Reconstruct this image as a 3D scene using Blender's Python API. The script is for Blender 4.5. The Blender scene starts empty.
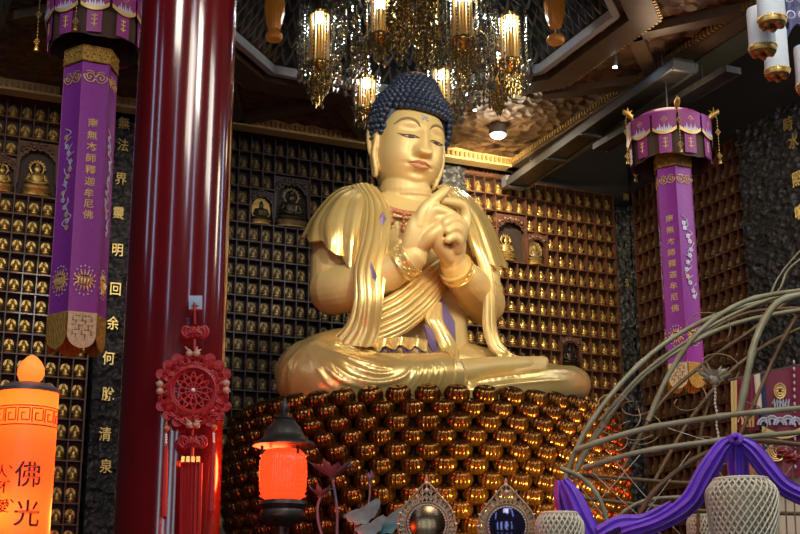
import bpy, bmesh, math, random
import numpy as np
from mathutils import Vector, Matrix
from mathutils.bvhtree import BVHTree
random.seed(7)
SC = bpy.context.scene
COL = SC.collection
PI = math.pi
V3 = Vector
# ------------------------------------------------------------------ camera
FPX, PITCH, ROLL = 1300.0, math.atan(363 / 1300), 0.0047
CAM = V3((0, 0, 1.6))
_f = V3((0, math.cos(PITCH), math.sin(PITCH)))
_u0 = V3((0, -math.sin(PITCH), math.cos(PITCH)))
_r0 = V3((1, 0, 0))
_u = _u0 * math.cos(ROLL) + _r0 * math.sin(ROLL)
_r = _r0 * math.cos(ROLL) - _u0 * math.sin(ROLL)
cam_data = bpy.data.cameras.new('camera')
cam_data.sensor_width = 36.0
cam_data.lens = 36.0 * FPX / 800
cam_data.clip_end = 200
cam = bpy.data.objects.new('camera', cam_data)
COL.objects.link(cam)
_m = Matrix((_r, _u, -_f)).transposed().to_4x4()
_m.translation = CAM
cam.matrix_world = _m
SC.camera = cam


def ray(px, py):
    return _f * FPX + _r * (px - 400) + _u * (267 - py)


def on_plane(px, py, p0, n):
    d = ray(px, py)
    return CAM + d * ((p0 - CAM).dot(n) / d.dot(n))


def at(px, py, Y):
    return on_plane(px, py, V3((0, Y, 0)), V3((0, 1, 0)))


def at_z(px, py, z):
    return on_plane(px, py, V3((0, 0, z)), V3((0, 0, 1)))


def proj(p):
    q = p - CAM
    k = q.dot(_f)
    return 400 + FPX * q.dot(_r) / k, 267 - FPX * q.dot(_u) / k


# ------------------------------------------------------------------ materials
MATS = {}


def mat(name, col, rough=.5, metal=0.0, emit=None, strength=0.0, noise=None, bump=None, spec=.5, trans=0.0, coat=0.0, alpha=1.0, sheen=0.0):
    """noise=(scale, colour2, detail); bump=(kind, scale, strength, distance)"""
    if name in MATS:
        return MATS[name]
    m = bpy.data.materials.new(name)
    m.use_nodes = True
    nt = m.node_tree
    b = nt.nodes['Principled BSDF']
    b.inputs['Base Color'].default_value = (*col, 1)
    b.inputs['Roughness'].default_value = rough
    b.inputs['Metallic'].default_value = metal
    b.inputs['Specular IOR Level'].default_value = spec
    b.inputs['Transmission Weight'].default_value = trans
    b.inputs['Coat Weight'].default_value = coat
    b.inputs['Coat Roughness'].default_value = .08
    b.inputs['Alpha'].default_value = alpha
    b.inputs['Sheen Weight'].default_value = sheen
    if emit:
        b.inputs['Emission Color'].default_value = (*emit, 1)
        b.inputs['Emission Strength'].default_value = strength
    tc = nt.nodes.new('ShaderNodeTexCoord')
    if noise:
        n = nt.nodes.new('ShaderNodeTexNoise')
        n.inputs['Scale'].default_value = noise[0]
        n.inputs['Detail'].default_value = noise[2] if len(noise) > 2 else 4
        nt.links.new(tc.outputs['Object'], n.inputs['Vector'])
        r = nt.nodes.new('ShaderNodeValToRGB')
        r.color_ramp.elements[0].position = .35
        r.color_ramp.elements[1].position = .65
        r.color_ramp.elements[0].color = (*col, 1)
        r.color_ramp.elements[1].color = (*noise[1], 1)
        nt.links.new(n.outputs['Fac'], r.inputs['Fac'])
        nt.links.new(r.outputs['Color'], b.inputs['Base Color'])
    if bump:
        kind, sc, st, dist = bump
        if kind == 'noise':
            t = nt.nodes.new('ShaderNodeTexNoise')
            t.inputs['Detail'].default_value = 6
            out = t.outputs['Fac']
        elif kind == 'voronoi':
            t = nt.nodes.new('ShaderNodeTexVoronoi')
            out = t.outputs['Distance']
        else:
            t = nt.nodes.new('ShaderNodeTexWave')
            t.inputs['Distortion'].default_value = 6
            t.inputs['Detail'].default_value = 3
            out = t.outputs['Fac']
        t.inputs['Scale'].default_value = sc
        nt.links.new(tc.outputs['Object'], t.inputs['Vector'])
        bp = nt.nodes.new('ShaderNodeBump')
        bp.inputs['Strength'].default_value = st
        bp.inputs['Distance'].default_value = dist
        nt.links.new(out, bp.inputs['Height'])
        nt.links.new(bp.outputs['Normal'], b.inputs['Normal'])
    MATS[name] = m
    return m


M_skin = mat('painted_gold_skin', (.72, .51, .19), .45, .15, noise=(3, (.69, .475, .165)))
M_robe = mat('burnished_gold', (.90, .66, .25), .26, .55, noise=(2.5, (.84, .57, .18)))
M_hair = mat('blue_black_hair', (.018, .028, .05), .35, .1, spec=.6)
M_jewel = mat('coral_jewel', (.55, .25, .18), .4)
M_lining = mat('violet_lining', (.16, .10, .20), .45, .3)
M_brow = mat('olive_brow_paint', (.20, .13, .04), .5)
M_eye = mat('dark_eye_paint', (.05, .03, .02), .4)
M_lip = mat('coral_lip_paint', (.42, .125, .055), .45)
M_urna = mat('blue_urna_paint', (.30, .30, .42), .4)
M_coral = mat('coral_beads', (.45, .16, .06), .45, .3)
M_bud = mat('bronze_lacquer_bud', (.20, .085, .016), .2, .85, noise=(5, (.10, .038, .008)))
M_core = mat('dark_bronze', (.05, .018, .006), .5, .6)
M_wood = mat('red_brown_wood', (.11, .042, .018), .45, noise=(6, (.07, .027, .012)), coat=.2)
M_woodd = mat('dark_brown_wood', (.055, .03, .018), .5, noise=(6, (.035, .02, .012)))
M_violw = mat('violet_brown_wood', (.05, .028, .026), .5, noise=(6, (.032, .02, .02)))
M_back = mat('niche_back', (.022, .012, .008), .6, noise=(8, (.035, .018, .01)))
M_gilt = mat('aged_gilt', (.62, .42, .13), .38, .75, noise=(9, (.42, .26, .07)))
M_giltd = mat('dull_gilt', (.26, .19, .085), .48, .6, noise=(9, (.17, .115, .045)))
M_bronze = mat('black_bronze', (.05, .04, .025), .35, .8)
M_stone = mat('carved_dark_stone', (.020, .021, .022), .5, noise=(7, (.042, .042, .040)), bump=('voronoi', 9, 1.0, .08))
M_glyph = mat('gilded_characters', (.75, .55, .18), .35, .7)
M_red = mat('red_lacquer', (.105, .004, .006), .15, 0, coat=.6, noise=(1.5, (.085, .0035, .006)), spec=.6)
M_purple = mat('purple_satin', (.27, .035, .33), .45, .0, noise=(30, (.23, .028, .285)))
M_magenta = mat('plum_satin', (.27, .035, .20), .45)
M_embro = mat('gold_embroidery', (.78, .55, .20), .4, .4)
M_silver = mat('pale_embroidery', (.60, .62, .72), .4, .2)
M_goldcl = mat('gold_brocade', (.50, .30, .05), .45, .3, bump=('wave', 14, .5, .02), noise=(22, (.34, .19, .03)))
M_cream = mat('cream_brocade', (.62, .56, .36), .6, noise=(26, (.45, .38, .2)))
M_drape = mat('brown_gauze', (.06, .03, .02), .8)
M_redcord = mat('red_silk_cord', (.30, .009, .013), .5)
M_redtass = mat('crimson_tassel', (.30, .012, .015), .55, bump=('wave', 40, .3, .005))
M_black = mat('black_iron', (.025, .024, .024), .4, .6, noise=(12, (.05, .045, .04)))
M_glassred = mat('glowing_red_glass', (.2, .008, .004), .25, emit=(1, .045, .008), strength=1.9, bump=('wave', 14, .4, .01))
M_candle = mat('glowing_orange_shade', (.8, .15, .03), .5, emit=(1.0, .10, .012), strength=1.25)
_nt = M_candle.node_tree                      # translucent_shade: lets the bulbs inside shine through
_tr = _nt.nodes.new('ShaderNodeBsdfTranslucent')
_tr.inputs['Color'].default_value = (1, .17, .02, 1)
_ad = _nt.nodes.new('ShaderNodeAddShader')
_b = _nt.nodes['Principled BSDF']
_b.inputs['Emission Strength'].default_value = .55
_b.inputs['Base Color'].default_value = (.25, .04, .01, 1)
_nt.links.new(_b.outputs[0], _ad.inputs[0])
_nt.links.new(_tr.outputs[0], _ad.inputs[1])
_nt.links.new(_ad.outputs[0], _nt.nodes['Material Output'].inputs['Surface'])
M_flame = mat('glowing_flame', (.8, .2, .03), .5, emit=(1, .19, .02), strength=1.3)
M_bulb = mat('lit_bulb', (1, 1, 1), .3, emit=(.55, .75, 1), strength=70)
M_bulbw = mat('lit_warm_bulb', (1, 1, 1), .3, emit=(1, .9, .72), strength=45)
M_crystal = mat('crystal', (.52, .48, .38), .1, .85)
M_crystalg = mat('golden_crystal', (.55, .40, .16), .12, .85)
M_rod = mat('glass_rod', (.85, .60, .24), .12, .35, spec=.9)
M_bowl = mat('polished_brass', (.85, .52, .12), .2, .95)
M_ceil = mat('carved_ceiling_panel', (.085, .045, .018), .55, .3, noise=(5, (.16, .08, .025)), bump=('voronoi', 5, 1.0, .10))
M_beam = mat('brown_beam', (.10, .062, .030), .42, .25, noise=(4, (.075, .045, .022)))
M_dent = mat('gilded_dentil', (.38, .24, .08), .4, .6)
M_cove = mat('gold_leaf_cove', (.50, .35, .14), .45, .4)
M_white = mat('white_paint', (.30, .31, .30), .5)
M_steel = mat('brushed_steel', (.30, .31, .32), .4, .7)
M_steeld = mat('dull_steel', (.10, .10, .10), .45, .7)
M_dark = mat('near_black_ceiling', (.012, .010, .009), .8)  # one even near-black for the upper ceilings
M_green = mat('green_brown_beam', (.055, .055, .03), .5)
M_floor = mat('polished_dark_floor', (.06, .045, .035), .25, noise=(2, (.09, .07, .05)))
M_plaster = mat('dark_hall_plaster', (.02, .015, .012), .8)
M_amber = mat('amber_glass', (.50, .20, .03), .25, .2, emit=(1, .35, .04), strength=.05, bump=('wave', 8, .3, .02))
M_paper = mat('blue_white_silk', (.60, .68, .74), .55, noise=(14, (.64, .71, .74)))
M_blue = mat('blue_pattern_cloth', (.03, .04, .12), .5, noise=(18, (.08, .09, .22)))
M_bamboo = mat('grey_green_bamboo', (.34, .33, .21), .4, noise=(5, (.24, .20, .10)))
M_bambb = mat('brown_bamboo', (.22, .13, .05), .45, noise=(5, (.14, .08, .03)))
M_vine = mat('dry_vine', (.30, .22, .12), .6)
M_string = mat('pale_string', (.55, .50, .40), .6)
M_violet = mat('violet_chiffon', (.26, .10, .74), .5, noise=(5, (.21, .075, .62)))
M_wicker = mat('pale_wicker', (.78, .71, .54), .55)
M_wickin = mat('linen_shade', (.42, .37, .25), .7)
M_burg = mat('burgundy_velvet', (.20, .008, .03), .5, sheen=.3)
M_ivory = mat('ivory_cloth', (.75, .62, .45), .6)
M_navy = mat('navy_cloth', (.02, .025, .10), .6)
M_lotm = mat('blue_grey_metal', (.085, .088, .135), .55, 0, spec=.4)
M_leafm = mat('verdigris_leaf', (.07, .19, .21), .55, .1, noise=(9, (.045, .13, .16)))
M_filig = mat('silver_gilt_filigree', (.42, .34, .22), .4, .7)
M_mirror = mat('mirror_glass', (.22, .15, .08), .22, 1.0)
M_plateblue = mat('pale_blue_plate', (.30, .38, .48), .4, .3)
M_bead = mat('glazed_bead', (.45, .25, .18), .25)
M_pearl = mat('pearl_bead', (.75, .70, .62), .25)
M_ink = mat('dark_red_ink', (.09, .008, .006), .6)
M_dried = mat('dried_lotus', (.40, .36, .24), .7)

# ------------------------------------------------------------------ objects
BASE = {}


def tag(o, label=None, cat=None, group=None, kind=None):
    if label:
        o['label'] = label
    if cat:
        o['category'] = cat
    if group:
        o['group'] = group
    if kind:
        o['kind'] = kind
    return o


def thing(name, label, cat, loc, group=None):
    o = bpy.data.objects.new(name, None)
    o.empty_display_size = .2
    o.location = loc
    COL.objects.link(o)
    BASE[o] = V3(loc)
    return tag(o, label, cat, group)


class MB:
    """collects shapes into one mesh"""

    def __init__(s):
        s.v, s.f, s.mi = [], [], []

    def add(s, vs, fs, mi=0):
        n = len(s.v)
        s.v += [tuple(v) for v in vs]
        s.f += [tuple(i + n for i in f) for f in fs]
        s.mi += [mi] * len(fs)
        return s

    def box(s, c, size, ax=None, mi=0):
        c = V3(c)
        ax = ax or (V3((1, 0, 0)), V3((0, 1, 0)), V3((0, 0, 1)))
        x, y, z = (a * (k / 2) for a, k in zip(ax, size))
        vs = [c + x * i + y * j + z * k for k in (-1, 1) for j in (-1, 1) for i in (-1, 1)]
        return s.add(vs, [(0, 2, 3, 1), (4, 5, 7, 6), (0, 1, 5, 4), (1, 3, 7, 5), (3, 2, 6, 7), (2, 0, 4, 6)], mi)

    def beam(s, a, b, w, h, up=V3((0, 0, 1)), mi=0, ext=0.0):
        a, b = V3(a), V3(b)
        d = (b - a).normalized()
        a, b = a - d * ext, b + d * ext
        sd = d.cross(up).normalized()
        return s.box((a + b) / 2, ((b - a).length, w, h), (d, sd, sd.cross(d).normalized()), mi)

    def tube(s, pts, r, n=8, mi=0, flat=1.0, up=None, cap=True):
        """r: number or list; flat: radius ratio along the second frame axis (number or list)"""
        pts = [V3(p) for p in pts]
        k = len(pts)
        rr = r if isinstance(r, (list, tuple)) else [r] * k
        fl = flat if isinstance(flat, (list, tuple)) else [flat] * k
        vs, fs = [], []
        a = None
        for i, p in enumerate(pts):
            t = (pts[min(i + 1, k - 1)] - pts[max(i - 1, 0)])
            t = t.normalized() if t.length > 1e-9 else V3((0, 0, 1))
            if up is not None:
                a = V3(up) - t * V3(up).dot(t)
            elif a is None:
                a = t.orthogonal()
            else:
                a = a - t * a.dot(t)
            if a.length < 1e-6:
                a = t.orthogonal()
            a = a.normalized()
            b = t.cross(a)
            for j in range(n):
                q = 2 * PI * j / n
                vs.append(p + b * (math.cos(q) * rr[i]) + a * (math.sin(q) * rr[i] * fl[i]))
        for i in range(k - 1):
            for j in range(n):
                j2 = (j + 1) % n
                fs.append((i * n + j, i * n + j2, (i + 1) * n + j2, (i + 1) * n + j))
        if cap:
            fs.append(tuple(reversed(range(n))))
            fs.append(tuple(range((k - 1) * n, k * n)))
        return s.add(vs, fs, mi)

    def limb(s, pts, r, n=14, flat=1.0, up=None, mi=0):
        """tube with rounded ends"""
        pts = [V3(p) for p in pts]
        rr = list(r) if isinstance(r, (list, tuple)) else [r] * len(pts)
        fl = list(flat) if isinstance(flat, (list, tuple)) else [flat] * len(pts)
        P, R, Fq = [], [], []
        d0 = (pts[1] - pts[0]).normalized()
        for q in (85, 60, 30):
            P.append(pts[0] - d0 * rr[0] * math.sin(math.radians(q)))
            R.append(rr[0] * math.cos(math.radians(q)))
            Fq.append(fl[0])
        P += pts
        R += rr
        Fq += fl
        d1 = (pts[-1] - pts[-2]).normalized()
        for q in (30, 60, 85):
            P.append(pts[-1] + d1 * rr[-1] * math.sin(math.radians(q)))
            R.append(rr[-1] * math.cos(math.radians(q)))
            Fq.append(fl[-1])
        return s.tube(P, R, n, mi, Fq, up)

    def ball(s, c, r, nu=10, nv=6, ax=None, mi=0):
        c = V3(c)
        r = r if isinstance(r, (list, tuple)) else (r, r, r)
        ax = ax or (V3((1, 0, 0)), V3((0, 1, 0)), V3((0, 0, 1)))
        vs = [c - ax[2] * r[2]]
        for j in range(1, nv):
            q = -PI / 2 + PI * j / nv
            for i in range(nu):
                t = 2 * PI * i / nu
                vs.append(c + ax[0] * (r[0] * math.cos(q) * math.cos(t)) + ax[1] * (r[1] * math.cos(q) * math.sin(t)) + ax[2] * (r[2] * math.sin(q)))
        vs.append(c + ax[2] * r[2])
        fs = []
        for i in range(nu):
            i2 = (i + 1) % nu
            fs.append((0, 1 + i2, 1 + i))
            for j in range(nv - 2):
                a = 1 + j * nu
                fs.append((a + i, a + i2, a + nu + i2, a + nu + i))
            fs.append((1 + (nv - 2) * nu + i, 1 + (nv - 2) * nu + i2, len(vs) - 1))
        return s.add(vs, fs, mi)

    def lathe(s, prof, c=(0, 0, 0), n=24, mi=0, ax=None, rib=None, sweep=None):
        """prof: (r, z) list; rib: function(angle, index) scaling r"""
        c = V3(c)
        ax = ax or (V3((1, 0, 0)), V3((0, 1, 0)), V3((0, 0, 1)))
        vs, fs = [], []
        for i, (r, z) in enumerate(prof):
            for j in range(n):
                q = 2 * PI * j / n
                k = r * (rib(q, i) if rib else 1)
                vs.append(c + ax[0] * (k * math.cos(q)) + ax[1] * (k * math.sin(q)) + ax[2] * z)
        for i in range(len(prof) - 1):
            for j in range(n):
                j2 = (j + 1) % n
                fs.append((i * n + j, i * n + j2, (i + 1) * n + j2, (i + 1) * n + j))
        fs.append(tuple(reversed(range(n))))
        fs.append(tuple(range((len(prof) - 1) * n, len(prof) * n)))
        return s.add(vs, fs, mi)

    def sheet(s, grid, th=0.0, nrm=None, mi=0):
        """grid[i][j] of points; th: thickness towards -nrm (closed slab)"""
        a, b = len(grid), len(grid[0])
        vs = [V3(p) for row in grid for p in row]
        fs = [(i * b + j, i * b + j + 1, (i + 1) * b + j + 1, (i + 1) * b + j) for i in range(a - 1) for j in range(b - 1)]
        if th:
            n = len(vs)
            vn = [V3((0, 0, 0))] * n
            if nrm is None:
                vn = [V3((0, 0, 0)) for _ in range(n)]
                for f in fs:
                    q = (vs[f[2]] - vs[f[0]]).cross(vs[f[3]] - vs[f[1]])
                    for i in f:
                        vn[i] = vn[i] + q
                vn = [q.normalized() for q in vn]
            else:
                vn = [V3(nrm)] * n
            vs += [v - q * th for v, q in zip(vs[:n], vn)]
            fs += [tuple(i + n for i in reversed(f)) for f in fs]
            for j in range(b - 1):
                fs.append((j + 1, j, j + n, j + 1 + n))
                k = (a - 1) * b
                fs.append((k + j, k + j + 1, k + j + 1 + n, k + j + n))
            for i in range(a - 1):
                fs.append((i * b, (i + 1) * b, (i + 1) * b + n, i * b + n))
                k = b - 1
                fs.append(((i + 1) * b + k, i * b + k, i * b + k + n, (i + 1) * b + k + n))
        return s.add(vs, fs, mi)

    def prism(s, poly, o, ex, ey, d, mi=0):
        """2-D outline extruded by vector d"""
        o, d = V3(o), V3(d)
        n = len(poly)
        a = [o + ex * x + ey * y for x, y in poly]
        vs = a + [p + d for p in a]
        fs = [tuple(reversed(range(n))), tuple(range(n, 2 * n))]
        fs += [(i, (i + 1) % n, (i + 1) % n + n, i + n) for i in range(n)]
        return s.add(vs, fs, mi)

    def mesh(s, name, mats, smooth=True, off=None):
        me = bpy.data.meshes.new(name)
        vs = s.v
        if off is not None:
            vs = [(x - off[0], y - off[1], z - off[2]) for x, y, z in vs]
        me.from_pydata(vs, [], s.f)
        for m in (mats if isinstance(mats, (list, tuple)) else [mats]):
            me.materials.append(m)
        if any(s.mi):
            me.polygons.foreach_set('material_index', s.mi)
        if smooth:
            me.polygons.foreach_set('use_smooth', [True] * len(me.polygons))
            try:
                me.set_sharp_from_angle(angle=math.radians(smooth if smooth is not True else 50))
            except Exception:
                pass
        me.update()
        return me

    def obj(s, name, mats, parent=None, smooth=True, local=False, label=None, cat=None, group=None, kind=None):
        """vertices are in world space unless local; a parent's parts are stored about the parent's own origin"""
        root = parent
        while root is not None and root.parent is not None:
            root = root.parent
        if root is not None:
            off = None if local else BASE[root]
            me = s.mesh(name, mats, smooth, off)
            o = bpy.data.objects.new(name, me)
            o.parent = parent
        else:
            a = np.array(s.v)
            off = V3(((a[:, 0].min() + a[:, 0].max()) / 2, (a[:, 1].min() + a[:, 1].max()) / 2, a[:, 2].min()))
            if local:
                off = V3((0, 0, 0))
            me = s.mesh(name, mats, smooth, off)
            o = bpy.data.objects.new(name, me)
            o.location = off
            BASE[o] = V3(off)
        COL.objects.link(o)
        return tag(o, label, cat, group, kind)


def crom(pts, n):
    """Catmull-Rom through points (Vectors or tuples of any length) -> n samples"""
    P = [np.array(p, float) for p in pts]
    P = [2 * P[0] - P[1]] + P + [2 * P[-1] - P[-2]]
    out = []
    k = len(P) - 3
    for i in range(n):
        t = i / (n - 1) * k
        j = min(int(t), k - 1)
        t -= j
        a, b, c, d = P[j:j + 4]
        q = .5 * (2 * b + (c - a) * t + (2 * a - 5 * b + 4 * c - d) * t * t + (3 * b - a - 3 * c + d) * t ** 3)
        out.append(V3(q) if len(q) == 3 else tuple(q))
    return out


_gl = {}


def glyph(ch):
    """unit-height outline mesh of one written character: (verts, faces)"""
    if ch not in _gl:
        cu = bpy.data.curves.new('g', 'FONT')
        cu.body = ch
        cu.size = 1
        cu.align_x = 'CENTER'
        cu.align_y = 'CENTER'
        cu.extrude = .02
        cu.offset = .008
        o = bpy.data.objects.new('g', cu)
        COL.objects.link(o)
        bpy.context.view_layer.update()
        me = o.to_mesh()
        _gl[ch] = ([v.co.copy() for v in me.vertices], [tuple(p.vertices) for p in me.polygons])
        o.to_mesh_clear()
        bpy.data.objects.remove(o)
        bpy.data.curves.remove(cu)
        vs = _gl[ch][0]
        if vs:
            cx = (min(v.x for v in vs) + max(v.x for v in vs)) / 2
            cy = (min(v.y for v in vs) + max(v.y for v in vs)) / 2
            _gl[ch] = ([V3((v.x - cx, v.y - cy, v.z)) for v in vs], _gl[ch][1])
    return _gl[ch]


def put_glyph(mb, ch, o, ex, ey, size, wx=1.0, depth=1.0, mi=0):
    vs, fs = glyph(ch)
    ez = ex.cross(ey)
    mb.add([o + ex * (v.x * size * wx) + ey * (v.y * size) + ez * (v.z * size * depth) for v in vs], fs, mi)


def copy_tree(o, parent=None):
    c = o.copy()
    COL.objects.link(c)
    if parent is not None:
        c.parent = parent
    for ch in o.children:
        copy_tree(ch, c)
    return c
# ------------------------------------------------------------------ hall frame
_h = ray(3430, 630)
U = V3((_h.x, _h.y, 0)).normalized()          # along the back wall, to the right
N = V3((U.y, -U.x, 0))                        # out of the back wall, to the room
Z = V3((0, 0, 1))
PW0 = at(515, 220, 22.6)
PW0.z = 0
PC = on_plane(627, 270, PW0, N)
PC.z = 0                                      # foot of the right-hand corner
SCN = (PC - PW0).dot(U)


def W(s, z, d=0.0):
    return PW0 + U * s + Z * z + N * d


def D(t, z, d=0.0):
    return PC + N * t + Z * z - U * d


def s_of(px, py):
    return (on_plane(px, py, PW0, N) - PW0).dot(U)


def t_of(px, py):
    return (on_plane(px, py, PC, -U) - PC).dot(N)


CW, CH, CD = .211, .312, .17
ZS = 9.70                                     # soffit height
AXW = (U, N, Z)
AXD = (N, -U, Z)

# shell
MB().box((0, 10, -.1), (44, 44, .2)).obj('floor', M_floor, kind='structure', smooth=False)
MB().box(W(-4.5, 7, -.5), (21, .3, 14), AXW).obj('wall_back', M_plaster, kind='structure', smooth=False)
MB().box(D(11, 7, -.5), (22.5, .3, 14), AXD).obj('wall_right', M_plaster, kind='structure', smooth=False)
MB().box((0, 8, 14.1), (44, 44, .2)).obj('ceiling', M_dark, kind='structure', smooth=False)


# ------------------------------------------------------------------ niche figurines
def seated(mb, h, halo=True, fine=1):
    """small seated figure facing -Y, height h, base at z=0"""
    k = h
    n = 8 if fine == 1 else 16
    mb.lathe([(.30 * k, 0), (.33 * k, .04 * k), (.27 * k, .09 * k), (.31 * k, .14 * k), (.25 * k, .16 * k)], n=n)
    mb.ball((0, -.02 * k, .22 * k), (.33 * k, .22 * k, .095 * k), n, 5)
    mb.lathe([(.2 * k, .22 * k), (.17 * k, .38 * k), (.21 * k, .54 * k), (.15 * k, .62 * k), (.07 * k, .66 * k)], n=n)
    mb.ball((0, -.01 * k, .76 * k), (.10 * k, .105 * k, .125 * k), n, 6)
    mb.ball((0, 0, .89 * k), (.06 * k, .06 * k, .06 * k), n, 4)
    for s in (-1, 1):
        mb.tube([(s * .2 * k, 0, .56 * k), (s * .27 * k, -.03 * k, .40 * k), (s * .08 * k, -.20 * k, .32 * k)], [.07 * k, .065 * k, .05 * k], 6)
    if halo:
        out = [(math.sin(a) * (.30 * k), .60 * k + .36 * k * math.cos(a)) for a in np.linspace(-2.2, 2.2, 13)]
        mb.prism(out, (0, .14 * k, 0), V3((1, 0, 0)), V3((0, 0, 1)), (0, .03 * k, 0))
    return mb


FIG_H = .24
fig_mesh = {}
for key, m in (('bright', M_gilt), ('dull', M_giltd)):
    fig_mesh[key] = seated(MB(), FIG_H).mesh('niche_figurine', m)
ANG_B = math.atan2(U.y, U.x)                  # local -Y faces N
ANG_D = math.atan2(N.y, N.x)
ORD = 'top second third fourth fifth sixth seventh eighth ninth tenth eleventh twelfth thirteenth fourteenth fifteenth sixteenth seventeenth eighteenth nineteenth twentieth twenty-first twenty-second'.split()
ORC = 'first second third fourth fifth sixth seventh eighth ninth tenth eleventh twelfth thirteenth fourteenth fifteenth sixteenth'.split()

_OCC = [
    [(143, -20), (241, -20), (222, 560), (112, 560)],
    [(66, 60), (120, 60), (106, 345), (48, 345)],
    [(-20, -20), (143, -20), (143, 85), (52, 85), (40, 60), (-20, 60)],
    [(654, 150), (694, 150), (706, 385), (672, 385)],
    [(366, 190), (366, 110), (375, 80), (440, 80), (449, 130), (440, 190), (462, 198), (500, 265), (506, 330), (495, 352), (548, 356), (593, 383),
     (597, 400), (610, 440), (610, 560), (224, 560), (232, 405), (276, 398), (277, 370), (330, 338), (330, 313), (305, 290), (306, 236), (330, 200), (355, 186)],
    [(-5, 390), (58, 390), (58, 560), (-5, 560)],
    [(735, 372), (820, 360), (820, 480), (735, 480)],
]


def inside(p, poly):
    x, y = p
    c = False
    j = len(poly) - 1
    for i in range(len(poly)):
        (a, b), (e, f) = poly[i], poly[j]
        if (b > y) != (f > y) and x < (e - a) * (y - b) / (f - b) + a:
            c = not c
        j = i
    return c


def seen(p):
    x, y = proj(p)
    if not (-4 < x < 804 and -4 < y < 538):
        return False
    return not any(inside((x, y), q) for q in _OCC)


HIDDEN = []
FIGS = []      # (distance, position, angle, key, label, group)


def cabinet(name, label, P, ang, s0, z0, cols, rows, bigs, wood, key, where, skip=(), crest=None, front=AXW):
    """P(s, z, d) maps wall coordinates; s0, z0: left and bottom of cell (0, 0)"""
    root = thing(name, label, 'niche cabinet', P(s0 + cols * CW / 2, 0, -CD / 2), 'carved walls of little niches')
    zt, zb = z0 + CH, z0 - (rows - 1) * CH
    s1 = s0 + cols * CW
    big = set()
    for (c, r, nc, nr) in bigs:
        big |= {(i, j) for i in range(c, c + nc) for j in range(r, r + nr)}
    MB().box(P((s0 + s1) / 2, (zt + zb) / 2, -CD - .012), (s1 - s0, .024, zt - zb), front).obj('back_panel', M_back, root, smooth=False)
    fr = MB()
    for i in range(cols + 1):
        j = 0
        while j < rows:
            if (i, j) in big and (i - 1, j) in big and not _edge(i, j, bigs):
                j += 1
                continue
            k = j
            while k < rows and not ((i, k) in big and (i - 1, k) in big and not _edge(i, k, bigs)):
                k += 1
            th = .026 if (i in (0, cols)) else .018
            fr.box(P(s0 + i * CW, z0 + CH - (j + k) / 2 * CH, -CD / 2), (th, CD, (k - j) * CH), front)
            j = k
    for j in range(rows + 1):
        i = 0
        while i < cols:
            def gone(q):
                return (q, j) in big and (q, j - 1) in big and not _edgeh(q, j, bigs)
            if gone(i):
                i += 1
                continue
            k = i
            while k < cols and not gone(k):
                k += 1
            fr.box(P(s0 + (i + k) / 2 * CW, z0 + CH - j * CH, -CD / 2 + .006), ((k - i) * CW, CD + .012, .022), front)
            i = k
    fr.obj('niche_frame', wood, root, smooth=False)
    MB().box(P((s0 + s1) / 2, zb / 2, -CD / 2), (s1 - s0, CD, zb), front).obj('plinth', wood, root, smooth=False)
    if crest:
        a, b, hh = crest
        cr = MB()
        cr.box(P((a + b) / 2, zt + .03, -CD / 2 + .02), (b - a + .06, CD + .05, .06), front)
        q = a
        i = 0
        while q < b:
            r = hh * (.42 + .12 * math.sin(i * 2.1))
            pts = [P(q + r * .55 * k * math.cos(k * 5 + i), zt + .06 + r + r * .8 * k * math.sin(k * 5 + i), -.03) for k in np.linspace(.1, 1, 9)]
            cr.tube(pts, .018, 5)
            cr.ball(P(q + .05, zt + .07 + .3 * hh, -.03), (.05, .04, .3 * hh), 6, 4)
            q += .085
            i += 1
        cr.obj('carved_crest', wood, root)
    for (c, r, nc, nr) in bigs:
        w, h = nc * CW, nr * CH
        ox, oz = s0 + c * CW, z0 + CH - r * CH
        g1, g2 = [], []
        for k in range(33):
            q = k / 32
            x = (q - .5) * 2
            top = oz - .04
            g1.append((ox + .012 + q * (w - .024), top))
            yy = h * (.14 + .26 * abs(x) ** 2.6) + .02 * math.sin(q * 12 * PI) + (.36 * h if abs(x) > .93 else 0)
            g2.append((ox + .012 + q * (w - .024), top - yy))
        m = MB()
        for d, fl in ((-.015, 0),):
            grid = [[P(a[0], a[1] + (b[1] - a[1]) * t, d) for t in (0, .33, .66, 1)] for a, b in zip(g1, g2)]
            m.sheet(grid, .03, None)
        for k in range(3, 30, 3):
            a, b = g1[k], g2[k]
            m.ball(P((a[0] + b[0]) / 2, a[1] + (b[1] - a[1]) * .55, 0), (.04, .03, .035 + .02 * (k % 2)), 6, 4)
            m.tube([P(b[0] + .05 * math.cos(t), b[1] + .05 + .04 * math.sin(t), .005) for t in np.linspace(0, 5.5, 9)], .011, 4)
        m.obj('carved_arch', wood, root)
    for j in range(rows):
        for i in range(cols):
            if (i, j) in big or (i, j) in skip:
                continue
            p = P(s0 + (i + .5) * CW + random.uniform(-.008, .008), z0 - j * CH + .0115, -CD / 2)
            if not seen(p + Z * .1):
                HIDDEN.append((p, ang, key))
                continue
            FIGS.append([(p - CAM).length, p, ang, key, where, i, j])
    return root


def _edge(i, j, bigs):
    return any(j >= r and j < r + nr and i in (c, c + nc) for (c, r, nc, nr) in bigs)


def _edgeh(i, j, bigs):
    return any(i >= c and i < c + nc and j in (r, r + nr) for (c, r, nc, nr) in bigs)


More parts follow.
